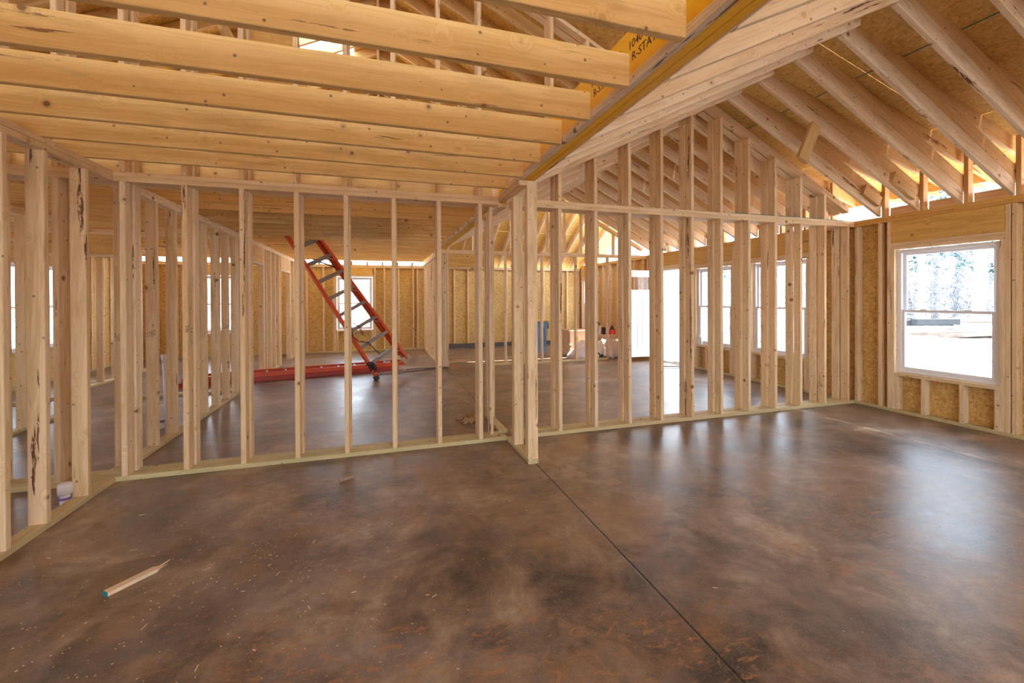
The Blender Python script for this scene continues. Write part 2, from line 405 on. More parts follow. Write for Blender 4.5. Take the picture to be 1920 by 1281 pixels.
# ------------------------------------------------------------------ stud walls
def plates_x(par, x0, x1, y0, zt=H, bot='treated', top=True):
    rail('bottom_plate', x0, x1, 0.0, T, y0, y0 + W4, 'X', par, bot)
    if top:
        rail('top_plate', x0, x1, zt - 2 * T + .001, zt - T - .0005, y0, y0 + W4, 'X', par)
        rail('top_plate', x0, x1, zt - T, zt - .001, y0, y0 + W4, 'X', par)
def plates_y(par, y0, y1, x0, zt=H, bot='treated'):
    rail('bottom_plate', y0, y1, 0.0, T, x0, x0 + W4, 'Y', par, bot)
    rail('top_plate', y0, y1, zt - 2 * T + .001, zt - T - .0005, x0, x0 + W4, 'Y', par)
    rail('top_plate', y0, y1, zt - T, zt - .001, x0, x0 + W4, 'Y', par)
Z0, Z1 = T, H - 2 * T
def stx(par, x, y0, z0=Z0, z1=Z1, mat='pine', t=T, name='stud'): return post(name, x, y0, z0, z1, t, W4, par, mat)
def sty(par, y, x0, z0=Z0, z1=Z1, mat='pine', t=T, name='stud'): return post(name, x0, y, z0, z1, W4, t, par, mat)

# cross partition A: two layers with a slit of air between them
YA2 = YA + W4 + 0.018
STAMPS = []
left_x = [-3.64, -3.23, -2.81, -2.39, -1.969, -1.552, -1.138, -0.717, -0.309, 0.111, 0.534, 0.942]
right_x = [1.805 + 0.4215 * k for k in range(10)] + [6.02]
for lay, (yy, dx, lab) in enumerate(((YA, 0.0, 'near layer of the double stud partition across the room'), (YA2, 0.012, 'far layer of the double stud partition, right behind the near layer'))):
    w = thing('stud_partition', (1.27, yy, 0), lab, 'stud wall')
    rail('bottom_plate', -5.6, 1.227 if lay == 0 else 1.2, 0, T, yy, yy + W4, 'X', w, 'treated')
    rail('bottom_plate', 1.325, 6.145, 0, T, yy, yy + W4, 'X', w, 'treated')
    rail('top_plate', -5.6, 1.16, H - 2 * T + .001, H - T - .0005, yy, yy + W4, 'X', w)
    rail('top_plate', -5.6, 1.16, H - T, H - .001, yy, yy + W4, 'X', w)
    rail('top_plate', 1.325, 6.145, H - 2 * T + .001, H - T - .0005, yy, yy + W4, 'X', w)
    rail('top_plate', 1.325, 2.78, H - T, H - .001, yy, yy + W4, 'X', w)
    rail('top_plate', 2.785, 6.145, H - T, H - .001, yy, yy + W4, 'X', w)
    for i_, x in enumerate(left_x):
        sd_ = stx(w, x + (dx if x < 0.5 else dx * .5), yy)
        if lay == 0 and i_ in (3, 4, 6, 7): STAMPS.append((sd_, x + T / 2, yy - .0006, (1.75, .42, 1.72, 1.1)[i_ % 4], i_))
    for x in right_x: stx(w, x + dx * .4 - (0.018 if lay else 0), yy)
    if lay: stx(w, 1.08, yy)
# gable framing standing on the partition, vaulted room side
zl = lambda x: 2.475 + 0.485 * (x - 1.313)      # undersides of the ceiling rafters
zr = lambda x: 3.655 - 0.4915 * (x - 3.74)
zc = lambda x: min(zl(x), zr(x))
for (yy, lab, xsq) in ((YA, 'near gable framing of short studs standing on the double partition', right_x),
                       (YA2, 'far gable framing behind the near one, under the vaulted ceiling', right_x),
                       (YC, 'gable framing of short studs on the second cross wall, under the vault', [1.9 + .42 * k for k in range(11)])):
    w = thing('gable_framing', (3.74, yy, H), lab, 'gable framing')
    for x in xsq:
        if x > 6.0: continue
        o = 0.008 if yy == YA2 else 0.0
        top = zc(x + T / 2) + 0.05
        if top > H + 0.08: post('gable_stud', x - o, yy, H, top, T, W4, w)
    for a, b in ((1.40, 3.76), (3.76, 6.05)):
        fz = zl if a < 2 else zr
        for q in (0.052, 0.094):
            fa = fz(a) + q; fb = fz(b) + q
            board('sloped_plate', (a, yy + W4 / 2, fa + T / 2), (b, yy + W4 / 2, fb + T / 2), W4, T - .001, (0, 1, 0), w)
    if yy == YA:
        sill = MB(); sill.box(4.10, yy + .002, H - .001, 5.95, yy + .09, H + 0.006, 'green'); sill.build('sealing_strip', w)
# attic studs over the left part
for (yy, lab, o) in ((YA, 'near row of tall attic studs above the partition, seen between the joists', 0.0), (YA2, 'far row of tall attic studs above the partition, behind the near row', 0.014)):
    w = thing('attic_stud_wall', (-1, yy, H), lab, 'attic framing')
    for x in [v for v in left_x if v > -3.5] + [1.72, 2.14]:
        if -0.75 < x < -0.65 and yy == YA2: continue
        post('attic_stud', x + o, yy, H if x < 1.2 else zl(x) + 0.34, min(mainL(x), mainR(x)), T, W4, w)
    for a, b, fz in ((-5.0, 0.0, mainL), (0.0, 2.6, mainR)):
        board('sloped_plate', (a, yy + W4 / 2, fz(a) + T / 2), (b, yy + W4 / 2, fz(b) + T / 2), W4, T, (0, 1, 0), w)
    if yy == YA:
        rail('sill_board', -1.10, -0.75, 3.55, 3.64, yy + .01, yy + .05, 'X', w)
        rail('sill_board', -0.67, -0.31, 3.61, 3.67, yy + .01, yy + .05, 'X', w)
        rail('sill_board', -0.26, 0.10, 3.58, 3.66, yy + .01, yy + .05, 'X', w)

# stub wall under the beam joint
w = thing('wing_wall', (XB0, YA, 0), 'short wing wall of rough studs holding up the beam end, mid room', 'stud wall')
rail('bottom_plate', 3.50, YA - .002, 0, T, XB0, XB1, 'Y', w, 'treated')
rail('bottom_plate', 4.39, 5.03, 0, T, XB0 - .02, XB1 - .02, 'Y', w, 'treated')
post('stud', XB0, 3.505, T, H - .004, W4, T, w); post('stud', XB0, 3.545, T, H - 0.11, W4, T, w)
post('stud', XB0, 3.90, T, H - 0.05, W4, T, w); post('stud', XB0, 3.94, T, H - 0.05, W4, T, w)
post('stud', XB0 - .02, 4.97, T, H - 0.05, W4, T, w); post('stud', XB0 - .02, 4.90, T, H - 0.05, W4, T, w)
rail('top_plate', 3.50, 4.155, H - .045, H - .003, XB0 - .075, XB1 - .095, 'Y', w)
rail('top_plate', 4.39, 5.03, H - .049, H - .009, XB0 - .02, XB1 - .02, 'Y', w)
# left wall
w = thing('stud_partition', (XL - W4, 2, 0), 'near left stud partition running toward the viewer, beside the white pipe stub', 'stud wall')
plates_y(w, 0.2, YA - .003, XL - W4)
for y in (3.83, 3.43, 3.12, 2.70, 2.30, 1.90, 1.50, 1.10, 0.70, 0.25): sty(w, y, XL - W4)
def stamp(par, x, y, z, w_, h_, seed, axis='X'):
    rs = random.Random(seed); s_ = MB()
    for r_ in range(3):
        q = -w_ / 2
        while q < w_ / 2 - .006:
            l = rs.uniform(.004, .012)
            if rs.random() < .8: s_.box(q, -.0004, h_ * (r_ / 3 - .5), q + l, .0001, h_ * (r_ / 3 - .5) + h_ * .2, 'stampink')
            q += l + .004
    s_.build('grade_stamp', par, (x, y, z))
for sd_, x_, y_, z_, i_ in STAMPS: stamp(sd_, x_, y_, z_, .030, .045, i_ + 40)
lw_st = [c for c in w.children if c.name.startswith('stud')]
for i, c in enumerate(lw_st[:3]):
    y = c.location.y + w.location.y - T / 2 - .0006
    stamp(c, XL - W4 / 2 + .008, y, 1.86 - .05 * i, .05, .028, i); stamp(c, XL - W4 / 2 + .02, y, 2.12 - .1 * i, .03, .04, i + 9)
# hall left partition
XH = -2.05
w = thing('stud_partition', (XH, 8, 0), 'long left hall partition beyond the double wall, with two framed doorways', 'stud wall')
y0 = YA2 + W4 + .003
rail('bottom_plate', y0, 7.66, 0, T, XH - W4, XH, 'Y', w, 'treated'); rail('bottom_plate', 8.93, 10.42, 0, T, XH - W4, XH, 'Y', w, 'treated')
rail('bottom_plate', 11.4, YB - .003, 0, T, XH - W4, XH, 'Y', w, 'treated')
for z in (H - 2 * T + .001, H - T):
    rail('top_plate', y0, YB - .003, z, z + T - .001, XH - W4, XH, 'Y', w)
for y in (4.44, 4.95, 5.36, 5.78, 6.19, 6.60, 7.00, 7.42, 7.58, 7.62, 8.93, 8.97, 9.15, 9.50, 9.88, 10.22, 10.38, 11.40, 11.44, 11.85, 12.20): sty(w, y, XH - W4)
for a, b in ((7.66, 8.93), (10.42, 11.40)):
    rail('header', a, b, 2.11, Z1, XH - W4, XH - .05, 'Y', w, 'header'); rail('header', a, b, 2.11, Z1, XH - .045, XH, 'Y', w, 'header')
    rail('header_sill', a, b, 2.07, 2.11, XH - W4, XH, 'Y', w)
# hall right partition
w = thing('stud_partition', (1.25, 10.5, 0), 'right hall partition of close studs reaching the far sheathed wall', 'stud wall')
rail('bottom_plate', YC + W4 + .003, YB - .003, 0, T, 1.2, 1.293, 'Y', w, 'treated')
for z in (H - 2 * T + .001, H - T): rail('top_plate', YC + W4 + .003, YB - .003, z, z + T - .001, 1.2, 1.293, 'Y', w)
for k in range(8): sty(w, YC + .38 + .42 * k, 1.2)
# second cross wall C
w = thing('stud_partition', (3.5, YC, 0), 'second cross wall beyond the double partition, with a wide headed opening', 'stud wall')
rail('bottom_plate', 1.2, 1.36, 0, T, YC, YC + W4, 'X', w, 'treated'); rail('bottom_plate', 2.24, 5.12, 0, T, YC, YC + W4, 'X', w, 'treated')
for z in (H - 2 * T + .001, H - T): rail('top_plate', 1.2, 6.145, z, z + T - .001, YC, YC + W4, 'X', w)
for x in (1.2, 1.245, 1.29, 1.335, 2.20, 2.24, 2.60, 3.03, 3.45, 3.87, 4.28, 4.70, 5.10): stx(w, x, YC)
rail('header', 1.376, 2.20, 2.11, Z1, YC, YC + .043, 'X', w, 'header'); rail('header', 1.376, 2.20, 2.11, Z1, YC + .05, YC + W4, 'X', w, 'header')
rail('header_sill', 1.376, 2.20, 2.07, 2.11, YC, YC + W4, 'X', w)
# rooms to the left
YD = 7.6
w = thing('stud_partition', (-4, YD, 0), 'cross partition with a framed doorway in the back left rooms', 'stud wall')
rail('bottom_plate', -5.6, -4.5, 0, T, YD, YD + W4, 'X', w, 'treated'); rail('bottom_plate', -3.62, -2.15, 0, T, YD, YD + W4, 'X', w, 'treated')
for z in (H - 2 * T + .001, H - T): rail('top_plate', -5.6, -2.15, z, z + T - .001, YD, YD + W4, 'X', w)
for x in (-5.58, -5.17, -4.75, -4.58, -4.54, -3.62, -3.57, -3.2, -2.8, -2.4, -2.20): stx(w, x, YD)
rail('header', -4.5, -3.62, 2.11, Z1, YD, YD + .043, 'X', w, 'header'); rail('header', -4.5, -3.62, 2.11, Z1, YD + .05, YD + W4, 'X', w, 'header')
rail('header_sill', -4.5, -3.62, 2.07, 2.11, YD, YD + W4, 'X', w)
w = thing('stud_partition', (-3.8, 6.2, 0), 'short stub partition in the back left room, ahead of the framed doorway', 'stud wall')
plates_y(w, 5.7, 6.75, -3.84)
for y in (5.71, 6.12, 6.28, 6.70): sty(w, y, -3.84)
w = thing('stud_partition', (-3.9, 10, 0), 'far back left partition seen through the framed doorway', 'stud wall')
plates_y(w, YD + W4 + .003, 11.0, -4.62)
for k in range(8): sty(w, YD + .2 + .42 * k, -4.62)

# ------------------------------------------------------------------ outside walls
XO = XR + W4 + .002       # inner face of the sheathing, right
def sheath(par, polys, axis, c0, c1, mat='osb'):
    for (a0, a1, z0, z1) in polys:
        s = MB()
        if axis == 'Y': s.box(c0, a0, z0, c1, a1, z1, mat)
        else: s.box(a0, c0, z0, a1, c1, z1, mat)
        s.build('sheathing', par)
def window(idx, axis, a0, a1, z0, z1, c, out=1):
    # double hung vinyl window; a0..a1 along the wall, c = plane of its inner frame face
    wn = struct('window_%d' % idx, (c, (a0 + a1) / 2, z0) if axis == 'Y' else ((a0 + a1) / 2, c, z0))
    def bx(s, u0, u1, q0, q1, d0, d1, m):
        lo, hi = sorted((c + d0 * out, c + d1 * out))
        if axis == 'Y': s.box(lo, u0, q0, hi, u1, q1, m)
        else: s.box(u0, lo, q0, u1, hi, q1, m)
    def ringf(nm, u0, u1, q0, q1, fw, d0, d1, par, fb=None):
        fb = fb or fw; s = MB()
        bx(s, u0, u0 + fw, q0, q1, d0, d1, 'vinyl'); bx(s, u1 - fw, u1, q0, q1, d0, d1, 'vinyl')
        bx(s, u0 + fw, u1 - fw, q0, q0 + fb, d0, d1, 'vinyl'); bx(s, u0 + fw, u1 - fw, q1 - fw, q1, d0, d1, 'vinyl')
        o = s.build(nm, par); b = o.modifiers.new('b', 'BEVEL'); b.width = 0.003; b.segments = 1; return o
    ringf('window_frame', a0, a1, z0, z1, 0.038, 0.0, 0.075, wn)
    zm = (z0 + z1) / 2 + 0.0
    for nm, q0, q1, d in (('lower_sash', z0 + .038, zm + .018, 0.008), ('upper_sash', zm - .018, z1 - .038, 0.042)):
        fr = ringf(nm, a0 + .038, a1 - .038, q0, q1, 0.032, d, d + .028, wn)
        s = MB(); bx(s, a0 + .07, a1 - .07, q0 + .032, q1 - .032, d + .011, d + .015, 'glass'); s.build('glass_pane', fr)
    s = MB(); L = a1 - a0
    for u in (.28, .72): bx(s, a0 + L * u - .03, a0 + L * u + .03, zm + .018, zm + .028, 0.004, 0.028, 'vinyl')
    s.build('sash_lock', wn)
    return wn
wr = struct('wall_right', (XR, 4, 0))
rail('bottom_plate', -4.0, 7.42, 0, T, XR, XR + W4, 'Y', wr, 'treated'); rail('bottom_plate', 8.44, YB, 0, T, XR, XR + W4, 'Y', wr, 'treated')
for z in (H - 2 * T + .001, H - T): rail('top_plate', -4.0, YB, z, z + T - .001, XR, XR + W4, 'Y', wr, 'header')
ops = [(2.745, 3.695, 0.50, 2.035), (4.850, 5.850, 0.50, 2.035), (6.305, 7.215, 0.50, 2.035), (-1.2, -0.25, 0.5, 2.035), (11.46, 12.30, 0.5, 2.035)]  # last opening is an added, hidden window that brightens the far wall
for i, (a, b, z0, z1) in enumerate(ops):
    for y, zt in ((a - T, z1), (b, z1)): sty(wr, y, XR, z1=zt, name='jack_stud')
    for y in (a - 2 * T - .001, b + T + .001): sty(wr, y, XR, name='king_stud')
    rail('header', a - T, b + T, z1 + 2 * T, Z1, XR, XR + .043, 'Y', wr, 'header')
    rail('header', a - T, b + T, z1 + 2 * T, Z1, XR + .048, XR + W4, 'Y', wr, 'header')
    for q in (0, 1): rail('head_board', a - T, b + T, z1 + T * q, z1 + T * (q + 1) - .001, XR, XR + W4, 'Y', wr)
    rail('window_sill', a, b, z0 - T, z0, XR, XR + W4, 'Y', wr)
    L = b - a
    for q in (.30, .67): sty(wr, a + L * q, XR, z1=z0 - T, name='cripple_stud')
    sty(wr, a, XR, z1=z0 - T, name='cripple_stud'); sty(wr, b - T, XR, z1=z0 - T, name='cripple_stud')
    window(i + 1 if i < 4 else 11, 'Y', a + .012, b - .012, z0 + .006, z1 - .012, XR + .045)
for y in (2.615, 3.84, 4.122, 4.40, 4.68, 6.06, 7.32, 8.46, 8.50, 8.84, 9.02, 9.4, 9.8, 10.2, 10.6, 11.0, 2.25, 1.85, 1.45, 1.05, .65, .25, -0.1, -1.5, -1.9, -2.3, -2.7, -3.1): sty(wr, y, XR)
# doorway
for y, zt in ((7.40, 2.09), (8.42, 2.09)): sty(wr, y, XR, z1=zt, name='jack_stud')
rail('header', 7.40, 8.46, 2.17, Z1, XR, XR + W4, 'Y', wr, 'header'); rail('head_board', 7.40, 8.46, 2.09, 2.13, XR, XR + W4, 'Y', wr); rail('head_board', 7.40, 8.46, 2.13, 2.17, XR, XR + W4, 'Y', wr)
pol = []; last = -4.0
for a, b, z0, z1 in sorted(ops + [(7.44, 8.42, 0.0, 2.09)]):
    pol += [(last, a, 0, H), (a, b, z1, H)] + ([(a, b, 0, z0)] if z0 > 0 else []); last = b
pol.append((last, 12.6, 0, H))
sheath(wr, pol, 'Y', XO, XO + .012)

# far wall
wb = struct('wall_back', (0, YB, 0)); HB = 2.39
rail('bottom_plate', -5.6, XR, 0, T, YB, YB + W4, 'X', wb, 'treated')
for z in (HB - 2 * T + .001, HB - T): rail('top_plate', -5.6, XR, z, z + T - .001, YB, YB + W4, 'X', wb)
bx0, bx1 = -1.115, -0.185
bops = [(bx0, bx1, .60, 2.06), (-4.4, -3.5, .60, 2.06)]
x = -5.6
stl = [-5.58, -5.2, -4.8, -4.48, -3.46, -3.0, -2.6, -2.2, -1.87, -1.46, -1.20, -1.16, -0.185, -0.14, 0.11, 0.50, 0.90, 1.02, 1.30, 1.70, 2.08, 2.49, 2.90, 3.28, 3.70, 4.10, 4.50, 4.9, 5.3, 5.7, 6.10]
for x in stl: stx(wb, x, YB, z1=HB - 2 * T)
for a, b, z0, z1 in bops:
    rail('header', a - T, b + T, z1 + T, HB - 2 * T, YB, YB + .043, 'X', wb, 'header'); rail('head_board', a, b, z1, z1 + T, YB, YB + W4, 'X', wb)
    rail('window_sill', a, b, z0 - T, z0, YB, YB + W4, 'X', wb)
    for x in (a, b - T): stx(wb, x, YB, z1=z0 - T, name='cripple_stud')
window(5, 'X', bx0 + .012, bx1 - .012, .606, 2.05, YB + .045); window(6, 'X', -4.388, -3.512, .606, 2.05, YB + .045)
sheath(wb, [(-5.7, -4.4, 0, HB), (-4.4, -3.5, 0, .6), (-4.4, -3.5, 2.06, HB), (-3.5, bx0, 0, HB), (bx0, bx1, 0, .6), (bx0, bx1, 2.06, HB), (bx1, XO, 0, HB)], 'X', YB + W4 + .002, YB + W4 + .014)
cb = MB(); cb.box(1.31, YB - .03, 0, 6.0, YB - .004, 0.12, 'curb'); struct('baseboard_back', me=cb.mesh('curb'))
# rafter tails lying over the far wall
for k in range(18):
    x = -5.2 + .405 * k
    if x > 1.15: break
    post('rafter_tail', x, YB - .10, HB, H + .01, T, .35, wb, 'grey')
# left outside wall
wl = struct('wall_left', (-5.6, 4, 0))
rail('bottom_plate', -4.0, YB, 0, T, -5.7, -5.607, 'Y', wl, 'treated')
for z in (H - 2 * T + .001, H - T): rail('top_plate', -4.0, YB, z, z + T - .001, -5.7, -5.607, 'Y', wl)
lops = [(1.6, 2.9, .6, 2.06), (5.2, 6.5, .6, 2.06), (8.6, 10.3, .6, 2.06)]
for k in range(40):
    y = -3.9 + .41 * k
    if any(a - .05 < y < b + .02 for a, b, _, _ in lops): continue
    if y < YB: sty(wl, y, -5.7)
pol = []; last = -4.0
for a, b, z0, z1 in lops: pol += [(last, a, 0, H), (a, b, z1, H), (a, b, 0, z0)]; last = b
pol.append((last, 12.6, 0, H)); sheath(wl, pol, 'Y', -5.716, -5.702)
for i, (a, b, z0, z1) in enumerate(lops): window(7 + i, 'Y', a, b, z0, z1, -5.63, -1)

# wall behind the viewer, added to cut fill light; wide opening and a window
wf = struct('wall_front', (0, -4.1, 0))
rail('bottom_plate', -5.6, -1.9, 0, T, -4.15, -4.057, 'X', wf, 'treated'); rail('bottom_plate', 0.6, XR, 0, T, -4.15, -4.057, 'X', wf, 'treated')
for z in (H - 2 * T + .001, H - T): rail('top_plate', -5.6, XR, z, z + T - .001, -4.15, -4.057, 'X', wf)
for k in range(29):
    x = -5.6 + .42 * k
    if -1.9 < x < 0.6 or 3.2 < x < 4.6: continue
    stx(wf, x, -4.15)
sheath(wf, [(-5.7, -1.9, 0, H), (0.6, 3.25, 0, H), (3.25, 4.6, 0, .6), (3.25, 4.6, 2.06, H), (4.6, XO, 0, H)], 'X', -4.168, -4.155)
window(10, 'X', 3.25, 4.6, .6, 2.06, -4.09, -1)

# ------------------------------------------------------------------ beams
def ybeam(y0, y1, lab):
    t_ = thing('roof_beam', (1.25, y0, 2.475), lab, 'beam')
    for a, b in ((1.212, 1.2545), (1.2585, 1.301)):
        board('laminated_ply', ((a + b) / 2, y0, 2.478 + .16), ((a + b) / 2, y1, 2.478 + .16), .32, b - a, (0, 0, 1), t_, 'lvl')
    board('side_board', (1.309, y0, 2.478 + .12), (1.309, y1, 2.478 + .12), .24, .012, (0, 0, 1), t_, 'rafter')
    board('ledger', (1.187, y0, 2.478 + .0225), (1.187, y1, 2.478 + .0225), .045, .045, (0, 0, 1), t_, 'rafter')
    return t_
bm1 = ybeam(-4.0, 4.15, 'long laminated roof beam with a pale ledger, running from overhead to the post')
bm2 = ybeam(4.40, YC - .002, 'laminated beam beyond the double partition, ending on the second cross wall')
# printing on the side of the beam
def text_on(par, body, size, mw):
    cu = bpy.data.curves.new('print', 'FONT'); cu.body = body; cu.size = size; cu.extrude = 0.0004; cu.resolution_u = 2
    tmp = bpy.data.objects.new('tmp', cu); COL.objects.link(tmp)
    dg = bpy.context.evaluated_depsgraph_get(); me = bpy.data.meshes.new_from_object(tmp.evaluated_get(dg))
    bpy.data.objects.remove(tmp); me.materials.clear(); me.materials.append(M['ink'])
    return link('printed_marking', me, par, mw=mw)
# text plane facing -X: x axis of text toward -Y so it reads from the left room
mt = Matrix(((0, 0, -1), (-1, 0, 0), (0, 1, 0))).to_4x4()
for y, z, b in ((2.30, 2.69, '1040 E83 OE'), (2.27, 2.625, 'R-STAYSI'), (1.90, 2.69, '1040 E83 OE'), (1.87, 2.625, 'R-STAYSI'), (1.46, 2.69, '1040 E83 OE')):
    q = mt.copy(); q.translation = (1.2112, y, z); text_on(bm1, b, 0.062, q)

# ------------------------------------------------------------------ ceiling joists
JW = 0.157
jm_front = None
ys_f = [3.83 - .4025 * k for k in range(16)]
for k, y in enumerate(ys_f):
    lab = 'thick pine ceiling joist, %s in front of the double stud partition' % ORD[k]
    o = board('ceiling_joist', (-5.6, y + T / 2, 2.471 + JW / 2), (1.164, y + T / 2, 2.471 + JW / 2), JW, T, (0, 0, 1), None, 'joist')
    tag(o, lab, 'ceiling joist', 'ceiling joists over the near room')
    post('end_notch', 1.1655, y, 2.53, 2.645, .044, T, o, 'joist') if False else None
o_last = None
ys_b = [4.44 + .4025 * k for k in range(20)]
for k, y in enumerate(ys_b):
    lab = 'pine ceiling joist over the hall, %s beyond the double stud partition' % ORD[k]
    o = board('ceiling_joist', (-5.6, y + T / 2, 2.471 + JW / 2), (1.162, y + T / 2, 2.471 + JW / 2), JW, T, (0, 0, 1), None, 'joist')
    tag(o, lab, 'ceiling joist', 'ceiling joists over the hall')

# ------------------------------------------------------------------ vaulted ceiling rafters
def rafter(name, a, b, fz, y, w, mat, parent=None, q=0.0, t=T, plumb=False):
    # board whose underside runs along z = fz(x)+q, between y and y+t
    za, zb = fz(a) + q, fz(b) + q; L = math.hypot(b - a, zb - za); c = (b - a) / L
    off = w / 2 / 1.0
    nx, nz = -(zb - za) / L, c
    p0 = (a + nx * off, y + t / 2, za + nz * off); p1 = (b + nx * off, y + t / 2, zb + nz * off)
    return board(name, p0, p1, w, t, (0, 0, 1), parent, mat, mesh=board_mesh(L, w, t, mat, skew=(zb - za) / (b - a)))
W6, W8 = 0.140, 0.184
def vault_set(yl, yr, where, grp):
    for k, y in enumerate(yl):
        o = rafter('ceiling_rafter', 1.322, 3.80, zl, y, W8, 'rafter')
        tag(o, 'pale left-hand vault rafter rising from the beam, %s %s' % (ORD[k], where), 'rafter', grp + ', left slope')
    for k, y in enumerate(yr):
        t_ = thing('ceiling_rafter', (4.9, y, 3.0), 'right-hand vault rafter falling to the windowed wall, %s %s' % (ORD[k], where), 'rafter', grp + ', right slope')
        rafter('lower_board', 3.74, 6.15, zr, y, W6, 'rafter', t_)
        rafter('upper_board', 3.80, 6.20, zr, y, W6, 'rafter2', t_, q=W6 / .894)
yl_f = [3.73 - .4025 * k for k in range(16)]; yr_f = [3.842 - .4035 * k for k in range(16)]
vault_set(yl_f, yr_f, 'in front of the double partition', 'vault rafters over the near room')
yl_b = [4.45 + .4025 * k for k in range(11)]; yr_b = [4.50 + .4025 * k for k in range(11)]
vault_set(yl_b, yr_b, 'beyond the double partition', 'vault rafters beyond the double partition')
# roof rafters above them and the heel posts at the eave
for k, y in enumerate(yr_f + yr_b):
    wh = ('%s in front of' % ORD[k]) if k < 16 else ('%s beyond' % ORD[k - 16])
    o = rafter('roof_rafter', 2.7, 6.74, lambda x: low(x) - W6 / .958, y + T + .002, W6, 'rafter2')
    tag(o, 'low-pitched roof rafter over the vaulted ceiling, %s the double partition' % wh, 'rafter', 'roof rafters above the vault')
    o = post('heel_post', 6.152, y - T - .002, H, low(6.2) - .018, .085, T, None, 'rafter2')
    tag(o, 'short upright eave post on the windowed wall, %s the partition' % wh, 'eave post', 'eave posts on the windowed wall')
# blocking boards between the posts
for k, y in enumerate(yr_f[:-1]):
    o = board('eave_block', (6.262, y - .40 + .045, H + .056), (6.262, y - T - .006, H + .056), .11, .038, (0, 0, 1), None, 'rafter')
    tag(o, 'pale blocking board on the windowed wall, in the %s gap in front of the partition' % ORD[k], 'blocking board', 'eave blocking boards')
for (ya, yb) in ((-4.3, 0.4), (0.41, 4.9), (4.91, 9.0)):
    o = board('fascia_board', (6.76, ya, low(6.76) - .075), (6.76, yb, low(6.76) - .075), .14, .038, (0, 0, 1), None, 'roofraf')
    tag(o, 'fascia board along the eave outside the windowed wall, %s' % ('nearest length' if ya < 0 else 'middle length' if ya < 1 else 'farthest length'), 'fascia board', 'fascia boards')
# soffit lookouts
for k, y in enumerate(yr_f[:12]):
    o = rail('soffit_lookout', 6.16, 6.735, 2.70, 2.74, y + 2 * T + .004, y + 3 * T + .004, 'X', None, 'roofraf')
    tag(o, 'small horizontal soffit board out past the eave posts, %s in front of the partition' % ORD[k], 'soffit board', 'soffit boards')
# loose cleats nailed on rafters
def cleat(p0, p1, w, lab, up=(0, 0, 1), t=T):
    o = board('wood_cleat', p0, p1, w, t, up, None, 'roofraf'); tag(o, lab, 'wood block')
cleat((4.50, 3.44, 3.30), (4.30, 3.44, 2.90), 0.135, 'short block hanging across a rafter high above the partition', (1, 0, .3))
cleat((5.66, 3.42, 2.83), (6.04, 3.42, 2.64), .13, 'stubby block nailed on a rafter near the eave, closest to the windowed wall corner')
cleat((5.80, 3.82, 2.79), (6.08, 3.82, 2.65), .13, 'small block on the rafter next to the partition at the eave')
cleat((6.30, 3.00, 2.95), (6.66, 3.00, 2.77), .13, 'block on the roof rafter outside the eave posts')

# ------------------------------------------------------------------ main roof rafters (attic)
ys_m = [4.56 + .4025 * k for k in range(20)]
for k, y in enumerate(ys_m):
    o = rafter('attic_rafter', -5.7, -0.02, mainL, y, W6, 'roofraf')
    tag(o, 'dark attic rafter on the left roof slope, %s beyond the attic studs' % ORD[k], 'rafter', 'attic rafters, left slope')
    o = rafter('attic_rafter', 0.02, XK, mainR, y + .045, W6, 'roofraf')
    tag(o, 'dark attic rafter on the right roof slope, %s beyond the attic studs' % ORD[k], 'rafter', 'attic rafters, right slope')
o = rail('ridge_board', 4.4, 12.6, 5.18, 5.40, -.018, .018, 'Y', None, 'roofraf'); tag(o, 'ridge board where the two attic slopes meet', 'ridge board')
o = rail('attic_purlin', 4.6, 12.0, 3.95, 4.09, -1.42, -1.38, 'Y', None, 'roofraf'); tag(o, 'long purlin board running through the attic on the left', 'purlin')
o = rail('attic_purlin', 4.6, 12.0, 3.95, 4.09, 1.10, 1.14, 'Y', None, 'roofraf'); tag(o, 'long purlin board running through the attic on the right', 'purlin')
s_ = MB(); s_.box(-2.15, 5.65, H + .165, .45, 7.95, H + .183, 'osb_roof'); o = s_.build('plywood_sheet'); tag(o, 'wide sheet added over the hall joists to block sun from the roof opening', 'sheet')  # mostly hidden, added to keep a sun patch off the hall floor
s_ = MB(); q = Matrix.Translation((-.95, 4.75, H + .17)) @ Matrix.Rotation(R(-9), 4, 'Y') @ Matrix.Rotation(R(8), 4, 'X')
s_.box(0, 0, 0, .42, .018, 2.1, 'header', q); o = s_.build('plywood_sheet'); tag(o, 'narrow yellow sheet standing in the attic behind the attic studs', 'sheet')
# hip rafters beyond the second cross wall
for k in range(13):
    x = 1.45 + .4025 * k
    pa, pb = (x, 9.1, hz(9.1) - .082), (x, 12.9, hz(12.9) - .082)
    o = board('hip_rafter', pa, pb, W6, T, (0, 0, 1), None, 'rafter'); tag(o, 'steep end-roof rafter beyond the second cross wall, %s from the hall' % ORD[k], 'rafter', 'end-roof rafters')

# ------------------------------------------------------------------ front door
d = struct('door_1', (XR, 8.40, 0)); dth = R(0)
fr = MB()
for y in (7.445, 8.385): fr.box(XR + .0, y, 0, XR + .11, y + .03, 2.05, 'doorwhite')
fr.box(XR, 7.475, 2.05, XR + .11, 8.385, 2.08, 'doorwhite'); fr.box(XR, 7.475, 0, XR + .11, 8.385, .02, 'alu'); fr.build('door_frame', d)
lf = MB(); x1, x0 = XR - .04, XR - .95; yd = 8.425
lf.box(x0, yd, .10, x1, yd + .044, 1.60, 'doorwhite'); lf.box(x0, yd, 1.94, x1, yd + .044, 2.07, 'doorwhite')
lf.box(x0, yd, 1.60, x0 + .17, yd + .044, 1.94, 'doorwhite'); lf.box(x1 - .17, yd, 1.60, x1, yd + .044, 1.94, 'doorwhite')
leaf = lf.build('door_leaf', d); b = leaf.modifiers.new('b', 'BEVEL'); b.width = .003
